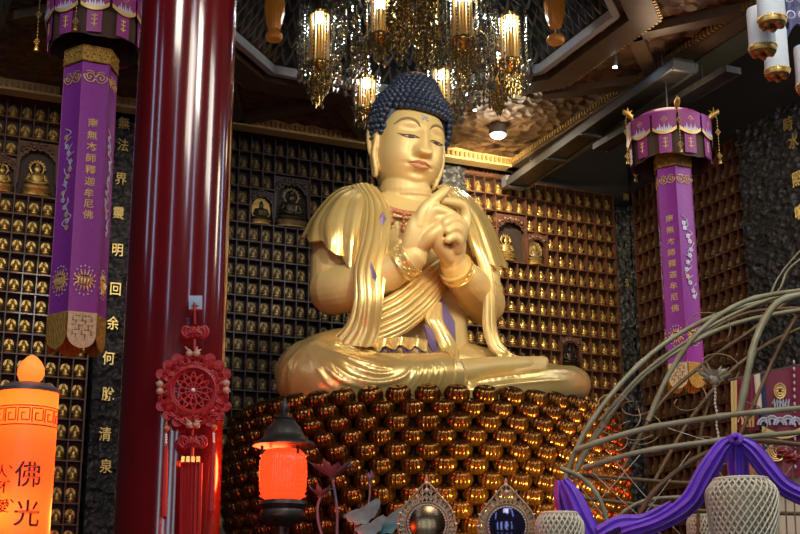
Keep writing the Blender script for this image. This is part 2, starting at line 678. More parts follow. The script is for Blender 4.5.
ZA, ZC = 9.355, 9.232
sA = s_of(55, 122.8) - 4.5 * CW
sB = s_of(269.6, 152) - 3.5 * CW
sC = s_of(469.7, 190) - .5 * CW
tD = .30
cabinet('niche_cabinet', 'tall red-brown wall of little niches left of the purple banner and red column', W, ANG_B, sA, ZA, 8, 23,
        [(2, 2, 3, 3), (0, 3, 2, 2)], M_wood, 'bright', 'niche wall beside the orange candle lamp', crest=(sA, sA + 5 * CW, .16))
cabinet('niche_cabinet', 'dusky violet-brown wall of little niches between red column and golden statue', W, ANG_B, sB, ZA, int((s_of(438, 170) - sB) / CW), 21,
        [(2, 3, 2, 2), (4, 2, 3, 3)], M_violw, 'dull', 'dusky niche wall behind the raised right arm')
cabinet('niche_cabinet', 'red-brown wall of little niches behind the statue, next to the corner pillar', W, ANG_B, sC, ZC, 15, 22,
        [(1, 3, 2, 2), (3, 2, 3, 3), (6, 3, 2, 2), (9, 9, 2, 2)], M_wood, 'bright', 'red-brown niche wall beside the corner pillar',
        crest=(sC, sC + 5 * CW, .2))
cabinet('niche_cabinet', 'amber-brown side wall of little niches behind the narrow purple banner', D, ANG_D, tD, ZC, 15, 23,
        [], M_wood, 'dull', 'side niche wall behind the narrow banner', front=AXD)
# labels count only the rows and columns that show
FIGS.sort(key=lambda q: q[0])
for where in {q[4] for q in FIGS}:
    sub = [q for q in FIGS if q[4] == where]
    js = sorted({q[6] for q in sub})
    for q in sub:
        row = sorted(x[5] for x in sub if x[6] == q[6])
        q.append('gilt figurine, %s row, %s from left, %s' % (ORD[js.index(q[6])], ORC[row.index(q[5])], where))
for q in FIGS[:298]:
    o = bpy.data.objects.new('niche_figurine', fig_mesh[q[3]])
    o.location = q[1]
    o.rotation_euler = (0, 0, q[2])
    COL.objects.link(o)
    tag(o, q[7], 'figurine', 'little figurines in ' + q[4])
rest = MB()
base = seated(MB(), FIG_H)
for q in FIGS[298:]:
    R = Matrix.Rotation(q[2], 4, 'Z')
    rest.add([R @ V3(v) + q[1] for v in base.v], base.f, 1 if q[3] == 'dull' else 0)
for p, a, key in HIDDEN:
    R = Matrix.Rotation(a, 4, 'Z')
    rest.add([R @ V3(v) + p for v in base.v], base.f, 1 if key == 'dull' else 0)
if rest.v:
    rest.obj('niche_figurines', [M_gilt, M_giltd], label='rows of tiny gilt figurines filling the remaining, more distant niches of the walls', cat='figurines', kind='stuff')


# larger statues in the wide niches
def niche_statue(p, ang, h, body_m, base_m, label, halo_style):
    root = thing('niche_statue', label, 'statue', p)
    root.rotation_euler = (0, 0, ang)
    root.scale = (1, .46, 1)
    k = h
    MB().lathe([(.36 * k, 0), (.38 * k, .03 * k), (.30 * k, .07 * k), (.38 * k, .14 * k), (.33 * k, .17 * k)], n=24,
               rib=lambda q, i: 1 + .05 * math.cos(q * 12)).obj('lotus_base', base_m, root, local=True)
    b = MB()
    b.ball((0, -.03 * k, .25 * k), (.34 * k, .24 * k, .09 * k), 16, 8)
    b.lathe([(.18 * k, .24 * k), (.14 * k, .38 * k), (.19 * k, .52 * k), (.15 * k, .60 * k), (.06 * k, .63 * k), (.055 * k, .68 * k)], n=16)
    b.ball((0, -.01 * k, .73 * k), (.085 * k, .09 * k, .105 * k), 14, 8)
    b.ball((0, 0, .84 * k), (.05 * k, .05 * k, .07 * k), 10, 6)
    for s in (-1, 1):
        b.limb([(s * .19 * k, 0, .55 * k), (s * .26 * k, -.03 * k, .40 * k), (s * .07 * k, -.22 * k, .34 * k)], [.06 * k, .055 * k, .04 * k], 8)
    b.obj('body', body_m, root, local=True)
    hh = MB()
    if halo_style == 'ring':
        hh.tube([(.17 * k * math.cos(a), .08 * k, .76 * k + .17 * k * math.sin(a)) for a in np.linspace(0, 2 * PI, 25)], .018 * k, 6)
        for a in np.linspace(0, PI, 9):
            hh.ball((.20 * k * math.cos(a), .08 * k, .76 * k + .2 * k * math.sin(a)), .03 * k, 6, 4)
    else:
        out = [(math.sin(a) * .36 * k, .56 * k + .46 * k * math.cos(a)) for a in np.linspace(-2.3, 2.3, 21)]
        hh.prism(out, (0, .13 * k, 0), V3((1, 0, 0)), V3((0, 0, 1)), (0, .03 * k, 0))
        for a in np.linspace(-2.2, 2.2, 15):
            hh.ball((math.sin(a) * .35 * k, .12 * k, .56 * k + .45 * k * math.cos(a)), .035 * k, 6, 4)
    hh.obj('halo', base_m, root, local=True)
    return root


def big_at(s0, z0, c, r, nc, nr):
    return s0 + (c + nc / 2) * CW, z0 + CH - (r + nr) * CH + .012


s, z = big_at(sA, ZA, 2, 2, 3, 3)
niche_statue(W(s, z, -.04), ANG_B, .62, M_gilt, M_gilt, 'gilt seated statue in the wide carved niche left of the purple banner', 'ring')
s, z = big_at(sA, ZA, 0, 3, 2, 2)
niche_statue(W(s, z, -.04), ANG_B, .5, M_gilt, M_gilt, 'gilt statue in the niche cut off by the photo\'s left edge', 'ring')
s, z = big_at(sB, ZA, 2, 3, 2, 2)
niche_statue(W(s, z, -.04), ANG_B, .46, M_bronze, M_gilt, 'dark statue before a golden leaf halo in the small niche beside the red column', 'leaf')
s, z = big_at(sB, ZA, 4, 2, 3, 3)
niche_statue(W(s, z, -.04), ANG_B, .74, M_bronze, M_giltd, 'black bronze statue in the wide niche left of the golden shoulder', 'ring')
s, z = big_at(sC, ZC, 3, 2, 3, 3)
niche_statue(W(s - .1, z, -.04), ANG_B, .52, M_gilt, M_gilt, 'gilt statue in the wide carved niche right of the golden shoulder', 'ring')
s, z = big_at(sC, ZC, 6, 3, 2, 2)
niche_statue(W(s - .03, z, -.04), ANG_B, .44, M_giltd, M_gilt, 'dull gilt statue in the smaller niche right of the wide carved one', 'leaf')
s, z = big_at(sC, ZC, 1, 3, 2, 2)
niche_statue(W(s, z, -.04), ANG_B, .44, M_giltd, M_giltd, 'statue in the niche half hidden by the golden cape', 'leaf')
s, z = big_at(sC, ZC, 9, 9, 2, 2)
niche_statue(W(s, z, -.04), ANG_B, .48, M_bronze, M_bronze, 'blackened statue in the dark niche above the statue\'s left knee', 'ring')


# ------------------------------------------------------------------ carved stone pillars
def stone(name, P, front, s0, s1, z1, seed, n=1, dep=.10):
    nx, nz = max(3, int((s1 - s0) / .05)), int(z1 / .05)
    rng = np.random.default_rng(seed)
    cx = rng.random((int(z1 * (s1 - s0) * 55), 2)) * [s1 - s0, z1]
    g = []
    for i in range(nz + 1):
        zz = z1 * i / nz
        row = []
        near = cx[abs(cx[:, 1] - zz) < .2]
        for j in range(nx + 1):
            x = (s1 - s0) * j / nx
            dd = 0
            if len(near):
                q = np.hypot(near[:, 0] - x, near[:, 1] - zz)
                m = q.min()
                dd = .035 * math.cos(min(m / .1, 1) * PI) + .018 * math.sin(q.argmin() * 7.1 + m * 70)
            row.append(P(s0 + x, zz, dep + dd))
        g.append(row)
    m = MB().sheet(g)
    m.box(P((s0 + s1) / 2, z1 / 2, dep / 2 - .20), (s1 - s0, dep + .28, z1), front)
    return m.obj(name, M_stone, kind='structure', smooth=True)


def chars_on(P, ex, text, pts, size, name, label, mname=M_glyph):
    """gilded characters fixed to a pillar: one inscription"""
    root = None
    for ch, (px, py) in zip(text, pts):
        q = P(px, py)
        root = root or thing(name, label, 'inscription', q)
        m = MB()
        put_glyph(m, ch, q, ex, Z, size, .85, 2.2)
        m.obj('gilded_character', mname, root, smooth=False)
    return root


s0, s1 = s_of(108, 110), sB - .02
stone('trim_1', W, AXW, s0, s1, 9.55, 3)


def onW(d):
    return lambda px, py: on_plane(px, py, PW0 + N * d, N)


chars_on(onW(.15), U, '無法界靈明回余何脫清泉',
         [(124, 123), (123, 145), (121, 179), (118.5, 213), (117.5, 250), (115.5, 289), (113, 323), (108.5, 358), (108, 394), (105, 434), (106, 466)],
         .225, 'wall_inscription', 'column of gilded characters on the dark stone between purple banner and red column')
stone('trim_2', W, AXW, s_of(438, 170), sC - .02, 9.68, 5)
stone('trim_3', W, AXW, sC + 15 * CW + .02, SCN - .02, 9.3, 6)
stone('trim_4', D, AXD, .02, tD - .02, 9.3, 8)
stone('trim_5', D, AXD, tD + 15 * CW + .02, 6.2, 9.6, 9)


def onD(d):
    return lambda px, py: on_plane(px, py, PC - U * d, -U)


chars_on(onD(.15), N, '水照鳴時', [(793.5, 141), (797, 179), (800, 212), (788, 124)], .26, 'wall_inscription',
         'gilded characters on dark carved stone at the photo\'s right edge')
chars_on(onW(.15), U, '南无', [(626, 197), (628, 283)], .16, 'wall_inscription', 'faint gilded characters on the narrow dark corner pillar')

# frieze and gilded cornices above the cabinets
m = MB()
m.box(W((sB + sC) / 2 - .3, 9.86, -.05), (sC - sB, .3, .36), AXW)
for k in range(46):
    q = sB - .2 + k * .12
    m.tube([W(q + .05 * math.cos(t), 9.86 + .09 * math.sin(t), .11) for t in np.linspace(0, 5.2, 9)], .022, 5)
m.obj('trim_6', mat('slate_carving', (.03, .033, .04), .5, bump=('voronoi', 12, .8, .05)), kind='structure')
m = MB()
m.box(W((s_of(40, 80) + s1) / 2, 10.15, .1), (s1 - s_of(40, 80) + .6, .5, .5), AXW)
for k in range(24):
    m.box(W(s_of(40, 80) - .1 + k * .1, 9.86, .3), (.05, .08, .1), AXW)
m.obj('trim_7', M_cove, kind='structure', smooth=False)


# ------------------------------------------------------------------ soffit round the dome
PQ = at_z(514, 164, ZS)


def S(a, b, z=ZS):
    p = PQ - U * a + N * b
    p.z = z
    return p


A0, A1, B0, B1, CUT = 1.60, 6.95, 2.10, 7.45, 1.66
OCT = [(A0 + CUT, B0), (A1 - CUT, B0), (A1, B0 + CUT), (A1, B1 - CUT), (A1 - CUT, B1), (A0 + CUT, B1), (A0, B1 - CUT), (A0, B0 + CUT)]
CEN = ((A0 + A1) / 2, (B0 + B1) / 2)
AMAX, BMAX = 9.2, 9.2


def octo(off):
    out = []
    for i in range(8):
        p0, p1, p2 = (np.array(OCT[(i + k) % 8]) for k in (-1, 0, 1))
        d1, d2 = (p1 - p0) / np.linalg.norm(p1 - p0), (p2 - p1) / np.linalg.norm(p2 - p1)
        n1, n2 = np.array([d1[1], -d1[0]]), np.array([d2[1], -d2[0]])
        c = np.array(CEN)
        if (p1 - c) @ n1 < 0:
            n1, n2 = -n1, -n2
        v = (n1 + n2) / (1 + n1 @ n2)
        out.append(tuple(p1 + v * off))
    return out


O0, O1, O2 = OCT, octo(.16), octo(.55)
# carved coffer slab: from the ring to the outer square
sq = [(-.7, -.2), (AMAX, -.2), (AMAX, BMAX), (-.7, BMAX)]
m = MB()


def rect_ray(a, b):
    c = np.array(CEN)
    d = np.array([a, b]) - c
    t = 1e9
    for k, lo, hi in ((0, -.7, AMAX), (1, -.2, BMAX)):
        if abs(d[k]) > 1e-9:
            t = min(t, ((hi if d[k] > 0 else lo) - c[k]) / d[k])
    return tuple(c + d * t)


rng = np.random.default_rng(2)
ring, NR, NT = [], 26, 200
per = []
for i in range(8):
    p, q = np.array(O0[i]), np.array(O0[(i + 1) % 8])
    per += [tuple(p + (q - p) * k / 25) for k in range(25)]
for p in per + [per[0]]:
    q = rect_ray(*p)
    row = []
    for k in range(NR + 1):
        t = k / NR
        a, b = p[0] + (q[0] - p[0]) * t, p[1] + (q[1] - p[1]) * t
        rel = .05 * math.sin(a * 11 + 2 * math.sin(b * 7)) * math.sin(b * 12 + 2 * math.sin(a * 8)) if k not in (0, NR) else 0
        row.append(S(a, b, ZS + .05 + rel))
    ring.append(row)
m.sheet(ring)
top = [[S(a, b, ZS + .05), S(a, b, ZS + .5)] for a, b in (rect_ray(*p) for p in per + [per[0]])]
m.sheet(top)
m.obj('trim_8', M_ceil, kind='structure')
# beams of the coffering
m = MB()


def sb(p, q, w, h=.16, z=ZS, mi=0):
    m.beam(S(*p, z - .02), S(*q, z - .02), w, h, mi=mi, ext=w * .35)


m.sheet([[S(*q, z) for q, z in ((O1[i % 8], ZS + .08), (O1[i % 8], ZS - .10), (O2[i % 8], ZS - .10), (O2[i % 8], ZS + .08))] for i in range(9)])
for p, q in (((1.1, 3.1), (-.15, 4.2)), ((1.05, 5.4), (-.15, 4.2)), ((1.05, 5.4), (-.15, 6.9)),
             ((4.0, 1.6), (2.9, .1)), ((4.0, 1.6), (5.2, .1)), ((6.2, 2.4), (5.2, .1)), ((6.2, 2.4), (8.0, .1)), ((7.5, 4), (9, 2.5))):
    sb(p, q, .22, .14)
sb((0, 0), (0, BMAX), .26, .2)
sb((0, .02), (AMAX, .02), .26, .2, mi=1)
m.obj('trim_9', [M_beam, M_cove], kind='structure', smooth=False)
m = MB()                                      # gilded dentils


def dent(p, q, z, sp=.085, sz=(.04, .05, .08)):
    p, q = np.array(p), np.array(q)
    L = np.linalg.norm(q - p)
    e = (q - p) / L
    ex = (-U * e[0] + N * e[1])
    for k in range(int(L / sp)):
        a = p + e * (k + .5) * sp
        m.box(S(*a, z), sz, (ex, Z.cross(ex), Z))


for i in range(8):
    o3 = octo(.57)
    dent(o3[i], o3[(i + 1) % 8], ZS - .05)
dent((.16, .1), (.16, BMAX), ZS - .04)
dent((.1, .18), (AMAX, .18), ZS - .04)
dent((1.0, 3.3), (-.05, 4.22), ZS - .03)
m.obj('trim_10', M_dent, kind='structure', smooth=False)
# fascia beam and pale lip round the opening, octagonal well with lattice fins
MB().box(S(-.46, BMAX / 2, ZS), (BMAX, .5, .2), AXD).obj('trim_11', M_green, kind='structure', smooth=False)
m = MB()
for i in range(8):
    m.beam(S(*O0[i], ZS + .02), S(*O0[(i + 1) % 8], ZS + .02), .10, .14)
m.obj('trim_12', M_white, kind='structure', smooth=False)
m = MB()
for i in range(8):
    p, q = S(*O0[i]), S(*O0[(i + 1) % 8])
    m.sheet([[p, p + Z * 3.2], [q, q + Z * 3.2]], .05)
m.obj('wall_dome', M_plaster, kind='structure', smooth=False)
MB().prism([(a, b) for a, b in octo(.2)], S(0, 0, ZS + 3.2), -U, N, Z * .2).obj('ceiling_dome', M_dark, kind='structure', smooth=False)
m = MB()
for i in range(8):
    p, q = S(*O0[i]), S(*O0[(i + 1) % 8])
    e = (q - p).normalized()
    inn = (S(*CEN) - (p + q) / 2).normalized()
    L = (q - p).length
    nc = int(L / .17)
    for r in range(9):
        for k in range(nc):
            c = p + e * ((k + .5 + .5 * (r % 2)) * L / (nc + .5)) + Z * (.12 + r * .3) + inn * .06
            for sg in (-1, 1):
                m.tube([c, c + e * (.055 * sg) + Z * .10 + inn * .05, c + e * (.10 * sg) + Z * .22 + inn * .12], [.028, .024, .006], 4)
m.obj('trim_13', mat('weathered_bracket', (.065, .06, .05), .5, .3, noise=(2, (.10, .075, .03))), kind='structure', smooth=False)

# downlights in the coffers
def lampdisc(px, py, r, label, m=M_bulbw):
    p = at_z(px, py, ZS - .12)
    k = thing('downlight', label, 'ceiling light', p)
    MB().lathe([(r * 1.25, .0), (r * 1.3, .03), (r * 1.2, .20), (.01, .2)], p, 20).obj('housing', M_steel, k)
    MB().ball(p - Z * .005, (r, r, r * .45), 16, 8).obj('bulb', m, k)
    return p


P_DOWN = lampdisc(498, 135, .12, 'dazzling round downlight in the ceiling corner right of the statue\'s head')
lampdisc(615, 67, .03, 'tiny round downlight in the carved triangular ceiling panel', M_bulb)
lampdisc(475, 110, .025, 'faint pinpoint downlight just right of the hair', M_bulb)

# steel trunking under the ceiling edge
k = thing('steel_light_trough', 'long grey steel light trough hanging under the ceiling edge', 'light trough', at_z(600, 125, 9.3))
a, b = at_z(517, 182, 9.35), at_z(684, 64, 9.35)
e = (b - a).normalized()
sd = e.cross(Z)
c0 = (a + b) / 2
MB().beam(a, b, .34, .16).obj('body', M_black, k, smooth=False)
m = MB()
for sg in (-1, 1):
    m.beam(a + sd * .19 * sg - Z * .04, b + sd * .19 * sg - Z * .04, .035, .12, ext=.04)
m.obj('edge_rail', M_steeld, k, smooth=False)
m = MB()
for t in (0, .28, .5, 1):
    q = a + (b - a) * t
    m.beam(q - sd * .19 - Z * .05, q + sd * .19 - Z * .05, .06, .14)
m.obj('joint_plate', M_steeld, k, smooth=False)
MB().beam(a - e * .2 + Z * .02, a - e * .02 + Z * .02, .42, .2).obj('end_box', M_steel, k, smooth=False)
m = MB()
for t in (.1, .5, .9):
    q = a + (b - a) * t
    m.tube([q, q + Z * (ZS - 9.3)], .012, 6)
m.obj('hanger_rod', M_steel, k)
k = thing('steel_light_trough', 'shorter thin-framed steel trough beside the long one, above the banner canopy', 'light trough', at_z(690, 105, 9.1))
a, b = at_z(600, 148, 9.1), at_z(733, 70, 9.1)
m = MB()
e = (b - a).normalized()
sd = e.cross(Z)
MB().beam(a, b, .22, .08).obj('body', M_black, k, smooth=False)
for sg in (-1, 1):
    m.beam(a + sd * .13 * sg, b + sd * .13 * sg, .022, .10)
m.beam(b - sd * .13, b + sd * .13, .03, .10)
m.obj('edge_rail', M_black, k, smooth=False)
m = MB()
for t in (.2, .8):
    q = a + (b - a) * t
    m.tube([q, q + Z * (14 - 9.1)], .010, 6)
m.obj('hanger_rod', M_black, k)

# ------------------------------------------------------------------ red column
cc = at(187, 60, 12.0)
k = thing('red_column', 'huge glossy red lacquered column rising left of the statue', 'column', (cc.x, 12.0, 0))
MB().lathe([(.475, .3), (.475, 14.0)], (cc.x, 12, 0), 96).obj('shaft', M_red, k)
MB().lathe([(.7, 0), (.72, .1), (.62, .2), (.55, .3), (.48, .32)], (cc.x, 12, 0), 48).obj('base', M_stone, k)
# ------------------------------------------------------------------ the great seated statue
CB = at(410, 362, 17.0)
RV, FV = U.copy(), N.copy()                   # statue's viewer-right and forward axes


def B(px, py, fw=0.0):
    return on_plane(px, py, CB + FV * fw, FV)


buddha = thing('buddha_statue', 'giant golden seated statue with blue-black curled hair on the lotus bud throne', 'statue', (CB.x, CB.y, 4.12))


def remesh(mb, vox, it, name, mats, fac=.5, cut=None):
    me = mb.mesh('tmp', mats, smooth=False)
    o = bpy.data.objects.new('tmp', me)
    COL.objects.link(o)
    r = o.modifiers.new('r', 'REMESH')
    r.mode = 'VOXEL'
    r.voxel_size = vox
    if it:
        s = o.modifiers.new('s', 'SMOOTH')
        s.factor = fac
        s.iterations = it
    bpy.context.view_layer.update()
    dg = bpy.context.evaluated_depsgraph_get()
    out = bpy.data.meshes.new_from_object(o.evaluated_get(dg))
    bpy.data.objects.remove(o)
    bpy.data.meshes.remove(me)
    out.name = name
    out.polygons.foreach_set('use_smooth', [True] * len(out.polygons))
    return out


def part_mesh(name, me, mats, root):
    me.materials.clear()
    for m in mats if isinstance(mats, (list, tuple)) else [mats]:
        me.materials.append(m)
    me.transform(Matrix.Translation(-BASE[root]))
    o = bpy.data.objects.new(name, me)
    o.parent = root
    COL.objects.link(o)
    return o


# ---- head
HC = B(407, 152, .12)
_ti, _ro = math.radians(7), math.radians(5.5)
hf = (FV * math.cos(_ti) - Z * math.sin(_ti)).normalized()
hu = (Z * math.cos(_ti) + FV * math.sin(_ti)).normalized()
hr = RV.copy()
hr, hu = (hr * math.cos(_ro) - hu * math.sin(_ro)), (hu * math.cos(_ro) + hr * math.sin(_ro))
HA, HB, HCC = .475, .66, .53


def H(x, y, z):
    return HC + hr * x + hu * y + hf * z


def g2(x, y, cx, cy, sx, sy):
    return math.exp(-((x - cx) / sx) ** 2 - ((y - cy) / sy) ** 2)


def face_disp(x, y):
    ax = abs(x)
    d = 0
    # brow and sockets
    d -= .040 * g2(ax, y, .20, .15, .15, .075)
    d += .030 * g2(ax, y, .20, .075, .13, .06)       # full lids
    d += .020 * g2(ax, y, .20, .27, .17, .05)        # brow ridge
    # nose
    if -.32 < y < .36:
        t = min(max((.30 - y) / .46, 0), 1)
        w = .055 + .045 * t
        hgt = .03 + .125 * t ** 1.1
        fade = 1 if y > -.15 else max(0, 1 - ((-.15 - y) / .055) ** 2)
        d += hgt * math.exp(-(x / w) ** 2) * fade
    d += .075 * g2(ax, y, .088, -.125, .045, .045)
    d -= .025 * g2(ax, y, .16, -.12, .04, .07)
    # mouth
    d += .045 * g2(x, y, 0, -.30, .22, .14)
    d += .030 * g2(x, y, 0, -.268, .15, .022)
    d -= .045 * g2(x, y, 0, -.302, .19, .012)
    d += .034 * g2(x, y, 0, -.330, .13, .024)
    d -= .030 * g2(x, y, 0, -.405, .12, .03)
    d -= .022 * g2(ax, y, .175, -.30, .03, .035)
    d -= .016 * g2(x, y, 0, -.215, .02, .04)
    # chin and cheeks
    d += .060 * g2(x, y, 0, -.50, .13, .075)
    d += .035 * g2(ax, y, .27, -.16, .15, .18)
    return d


hv, hfc = [], []
NU, NVV = 180, 150
for j in range(NVV + 1):
    la = -PI / 2 + PI * j / NVV
    for i in range(NU):
        lo = 2 * PI * i / NU
        cx, cy, cz = math.sin(lo) * math.cos(la), math.sin(la), math.cos(lo) * math.cos(la)
        e = 2.45
        k = (abs(cx) ** e + abs(cy) ** e + abs(cz) ** e) ** (-1 / e)
        x, y, z = cx * k * HA, cy * k * HB, cz * k * HCC
        if y < -.15:
            q = (-.15 - y) / .5
            x *= 1 - .24 * q ** 1.6
            z *= 1 - .10 * q ** 2 if z > 0 else 1 - .45 * q
        if z > 0:
            z += face_disp(x, y) * min(1, z / .22)
        hv.append(H(x, y, z))
for j in range(NVV):
    for i in range(NU):
        i2 = (i + 1) % NU
        hfc.append((j * NU + i, j * NU + i2, (j + 1) * NU + i2, (j + 1) * NU + i))
hfc.append(tuple(reversed(range(NU))))
hfc.append(tuple(range(NVV * NU, (NVV + 1) * NU)))
body = MB()
body.add(hv, hfc)
# ears with long lobes
for sg in (-1, 1):
    def E(y, z, o=0.0):
        return H(sg * (.485 + o + .05 * (.2 - y) * (1 if y > -.3 else 0)), y + .11, z + .03)
    rim = [E(.06, .03, .01), E(.19, .06, .03), E(.24, -.03, .055), E(.19, -.13, .07), E(.02, -.14, .055), E(-.18, -.10, .02), E(-.34, -.06, -.02),
           E(-.52, -.03, -.045), E(-.56, .035, -.05), E(-.48, .065, -.03), E(-.28, .05, 0), E(-.12, .06, .01)]
    body.tube(crom(rim + [rim[0]], 48), .036, 8, cap=True)
    body.tube(crom([E(.14, -.03, .015), E(0, -.05, .01), E(-.14, -.03, 0)], 10), [.03, .07, .07, .07, .07, .06, .05, .05, .04, .03], 8, flat=.5, up=hr)
    body.tube(crom([E(-.25, -.02, -.01), E(-.40, 0, -.03), E(-.52, .01, -.05)], 8), .05, 8, flat=.55, up=hr)
    body.ball(E(.02, .0, .0), (.05, .10, .16), 10, 8, (hr, hf, hu))
# neck with its folds
nk = [B(404, 216, .02), B(405, 206, .06), B(405.5, 201, .09), B(405.5, 197, .10), B(405.5, 193.5, .11), B(405.5, 190, .12), B(406, 186, .10), B(406, 170, .06)]
body.tube(crom(nk, 22), [.46, .42, .40, .385, .375, .37, .365, .36, .35, .375, .38, .365, .345, .37, .372, .36, .335, .33, .33, .33, .33, .33], 28)
# torso: rings (px, py, fw, half width, half depth)
rings = [(414, 392, -.05, .95, .62), (412, 372, 0, .92, .62), (411, 345, .05, .80, .56), (409, 318, .08, .80, .52), (407, 290, .10, .88, .52),
         (406, 265, .12, .98, .54), (405, 243, .12, 1.02, .55), (405, 226, .08, 1.05, .52), (405, 215, .04, .98, .46), (405, 207, 0, .78, .40), (405, 201, 0, .50, .36)]
rs = crom([(B(p, q, f).x, B(p, q, f).y, B(p, q, f).z, a, b) for p, q, f, a, b in rings], 40)
tv, tf = [], []
NN = 48
for r in rs:
    c = V3(r[:3])
    for i in range(NN):
        q = 2 * PI * i / NN
        e = 2.4
        k = (abs(math.cos(q)) ** e + abs(math.sin(q)) ** e) ** (-1 / e)
        tv.append(c + RV * (r[3] * k * math.cos(q)) + FV * (r[4] * k * math.sin(q)))
for j in range(len(rs) - 1):
    for i in range(NN):
        i2 = (i + 1) % NN
        tf.append((j * NN + i, j * NN + i2, (j + 1) * NN + i2, (j + 1) * NN + i))
tf += [tuple(reversed(range(NN))), tuple(range((len(rs) - 1) * NN, len(rs) * NN))]
body.add(tv, tf)
for px, sg in ((384, -1), (430, 1)):          # soft chest
    body.ball(B(px, 238, .50), (.36, .18, .26), 20, 12, (RV, FV, Z))


def limbB(pts, r, flat=1.0, up=None, n=16, smooth=True, k=5):
    P = [(*B(a, b, c), rr) for (a, b, c), rr in zip(pts, r)]
    if smooth:
        P = crom(P, (len(P) - 1) * k + 1)
    body.limb([V3(p[:3]) for p in P], [p[3] for p in P], n, flat, up)


# arms
limbB([(347, 214, 0), (337, 245, .08), (333, 292, .22)], [.29, .33, .31], n=24)
limbB([(333, 290, .24), (352, 287, .52), (381, 276, .85), (401, 265, 1.08), (413, 257, 1.20)], [.32, .31, .265, .205, .185], n=24)
limbB([(468, 214, -.02), (477, 248, .02), (483, 305, .16)], [.22, .27, .27], n=24)
limbB([(484, 304, .18), (478, 294, .45), (467, 282, .80), (458, 272, 1.02), (454, 265, 1.12)], [.30, .29, .25, .205, .185], n=24)
# right hand (viewer's left), back of the hand to the viewer
limbB([(413, 257, 1.20), (417, 243, 1.28), (423, 226, 1.34), (430, 214, 1.36)], [.175, .20, .205, .15], .62, FV, n=20)
FG = .072
limbB([(419, 226, 1.36), (424, 211, 1.42), (434, 200, 1.46), (441, 194, 1.47), (446.5, 189.5, 1.46)], [.105, .088, .074, .066, .05], k=4)
limbB([(427, 222, 1.38), (434, 210.5, 1.46), (443, 211.5, 1.50), (452, 215.5, 1.50), (459.5, 219.5, 1.46)], [.105, .092, .078, .07, .052], k=4)
limbB([(431, 226, 1.36), (438, 219, 1.46), (446, 222, 1.48), (449, 227, 1.42)], [.09, .078, .068, .05], k=4)
limbB([(430, 235, 1.32), (438, 230, 1.40), (443, 231, 1.40), (445, 235, 1.35)], [.085, .072, .062, .048], k=4)
limbB([(422, 244, 1.34), (431, 236, 1.46), (438, 229, 1.50), (443, 224.5, 1.50)], [.10, .085, .07, .052], k=4)    # thumb
# left hand (viewer's right), fingers curling toward the first
limbB([(454, 266, 1.12), (455, 254, 1.20), (456, 243, 1.26), (457, 234, 1.28)], [.175, .20, .20, .15], .66, V3((0, 0, 1)).cross(FV) + FV * .6, n=20)
limbB([(459, 236, 1.26), (465, 221, 1.24), (463, 208, 1.28), (456, 203, 1.34), (441, 201, 1.40)], [.10, .086, .075, .067, .052], k=4)
limbB([(459, 238, 1.34), (461, 226, 1.42), (454, 219.8, 1.50), (447, 222, 1.56), (443.5, 228, 1.54)], [.105, .092, .08, .07, .055], k=4)
limbB([(457, 243, 1.36), (459.5, 233, 1.46), (454, 228, 1.54), (448, 231, 1.57)], [.10, .085, .072, .055], k=4)
limbB([(456, 249, 1.36), (458, 241, 1.47), (453, 237, 1.54), (448, 240, 1.55)], [.09, .075, .064, .05], k=4)
limbB([(448, 256, 1.26), (440, 247, 1.38), (437.5, 238, 1.46), (440.5, 230, 1.52)], [.115, .095, .075, .055], k=4)  # thumb
# bare right foot lying on the other knee
limbB([(425, 376, 1.10), (452, 374, 1.12), (480, 369, 1.08), (505, 366.5, 1.02), (524, 365, .98)], [.27, .235, .18, .165, .14], .8, Z, n=24)
for k, (dx, dy, r) in enumerate(((0, 0, .085), (.0, 3.2, .068), (-1, 6, .062), (-2.5, 8.5, .056), (-5, 10.5, .05))):
    limbB([(520 + dx, 363.5 + dy * .9, .99 + .03 * k), (534 + dx, 362.6 + dy, .98 + .03 * k), (543 + dx, 361.8 + dy, .96 + .03 * k)], [r * 1.1, r, r * .95], n=12)
me = remesh(body, .015, 2, 'body', M_skin)
part_mesh('body', me, M_skin, buddha)

# ---- painted features follow the face surface
bm_t = BVHTree.FromPolygons(hv, hfc)


def onface(x, y, lift=.006):
    o = H(x, y, 2)
    h = bm_t.ray_cast(o, -hf)
    return (h[0] if h[0] is not None else H(x, y, HCC)) + hf * lift


def stroke(name, m, pts, r, n=22, flat=.5, mb=None, lift=.004):
    P = crom([(x, y, 0) for x, y in pts], n)
    Q = [onface(p[0], p[1], lift) for p in P]
    R = [r * max(.18, math.sin(PI * (i + .5) / n) ** .6) for i in range(n)]
    b = mb or MB()
    b.tube(Q, R, 8, flat=flat, up=hf)
    return b if mb is not None else b.obj(name, m, buddha)


for sg in (-1, 1):
    stroke('eyebrow', M_brow, [(sg * .065, .215), (sg * .12, .285), (sg * .21, .318), (sg * .31, .295), (sg * .385, .225)], .022)
    e = MB()
    stroke('', None, [(sg * .075, .052), (sg * .13, .075), (sg * .20, .078), (sg * .28, .072), (sg * .35, .095)], .011, mb=e)
    stroke('', None, [(sg * .085, .050), (sg * .14, .048), (sg * .20, .040), (sg * .27, .050), (sg * .33, .085)], .008, mb=e)
    stroke('', None, [(sg * .145, .056), (sg * .185, .054), (sg * .225, .056)], .020, mb=e, n=10)
    e.obj('eye', M_eye, buddha)
b = MB()
stroke('', None, [(-.178, -.294), (-.085, -.270), (-.028, -.256), (0, -.264), (.028, -.256), (.085, -.270), (.178, -.294)], .016, mb=b, flat=.35, n=30)
stroke('', None, [(-.15, -.310), (-.07, -.328), (0, -.334), (.07, -.328), (.15, -.310)], .020, mb=b, flat=.35)
stroke('', None, [(-.19, -.292), (-.085, -.299), (0, -.296), (.085, -.299), (.19, -.292)], .007, mb=b, n=20)
b.obj('lips', M_lip, buddha)
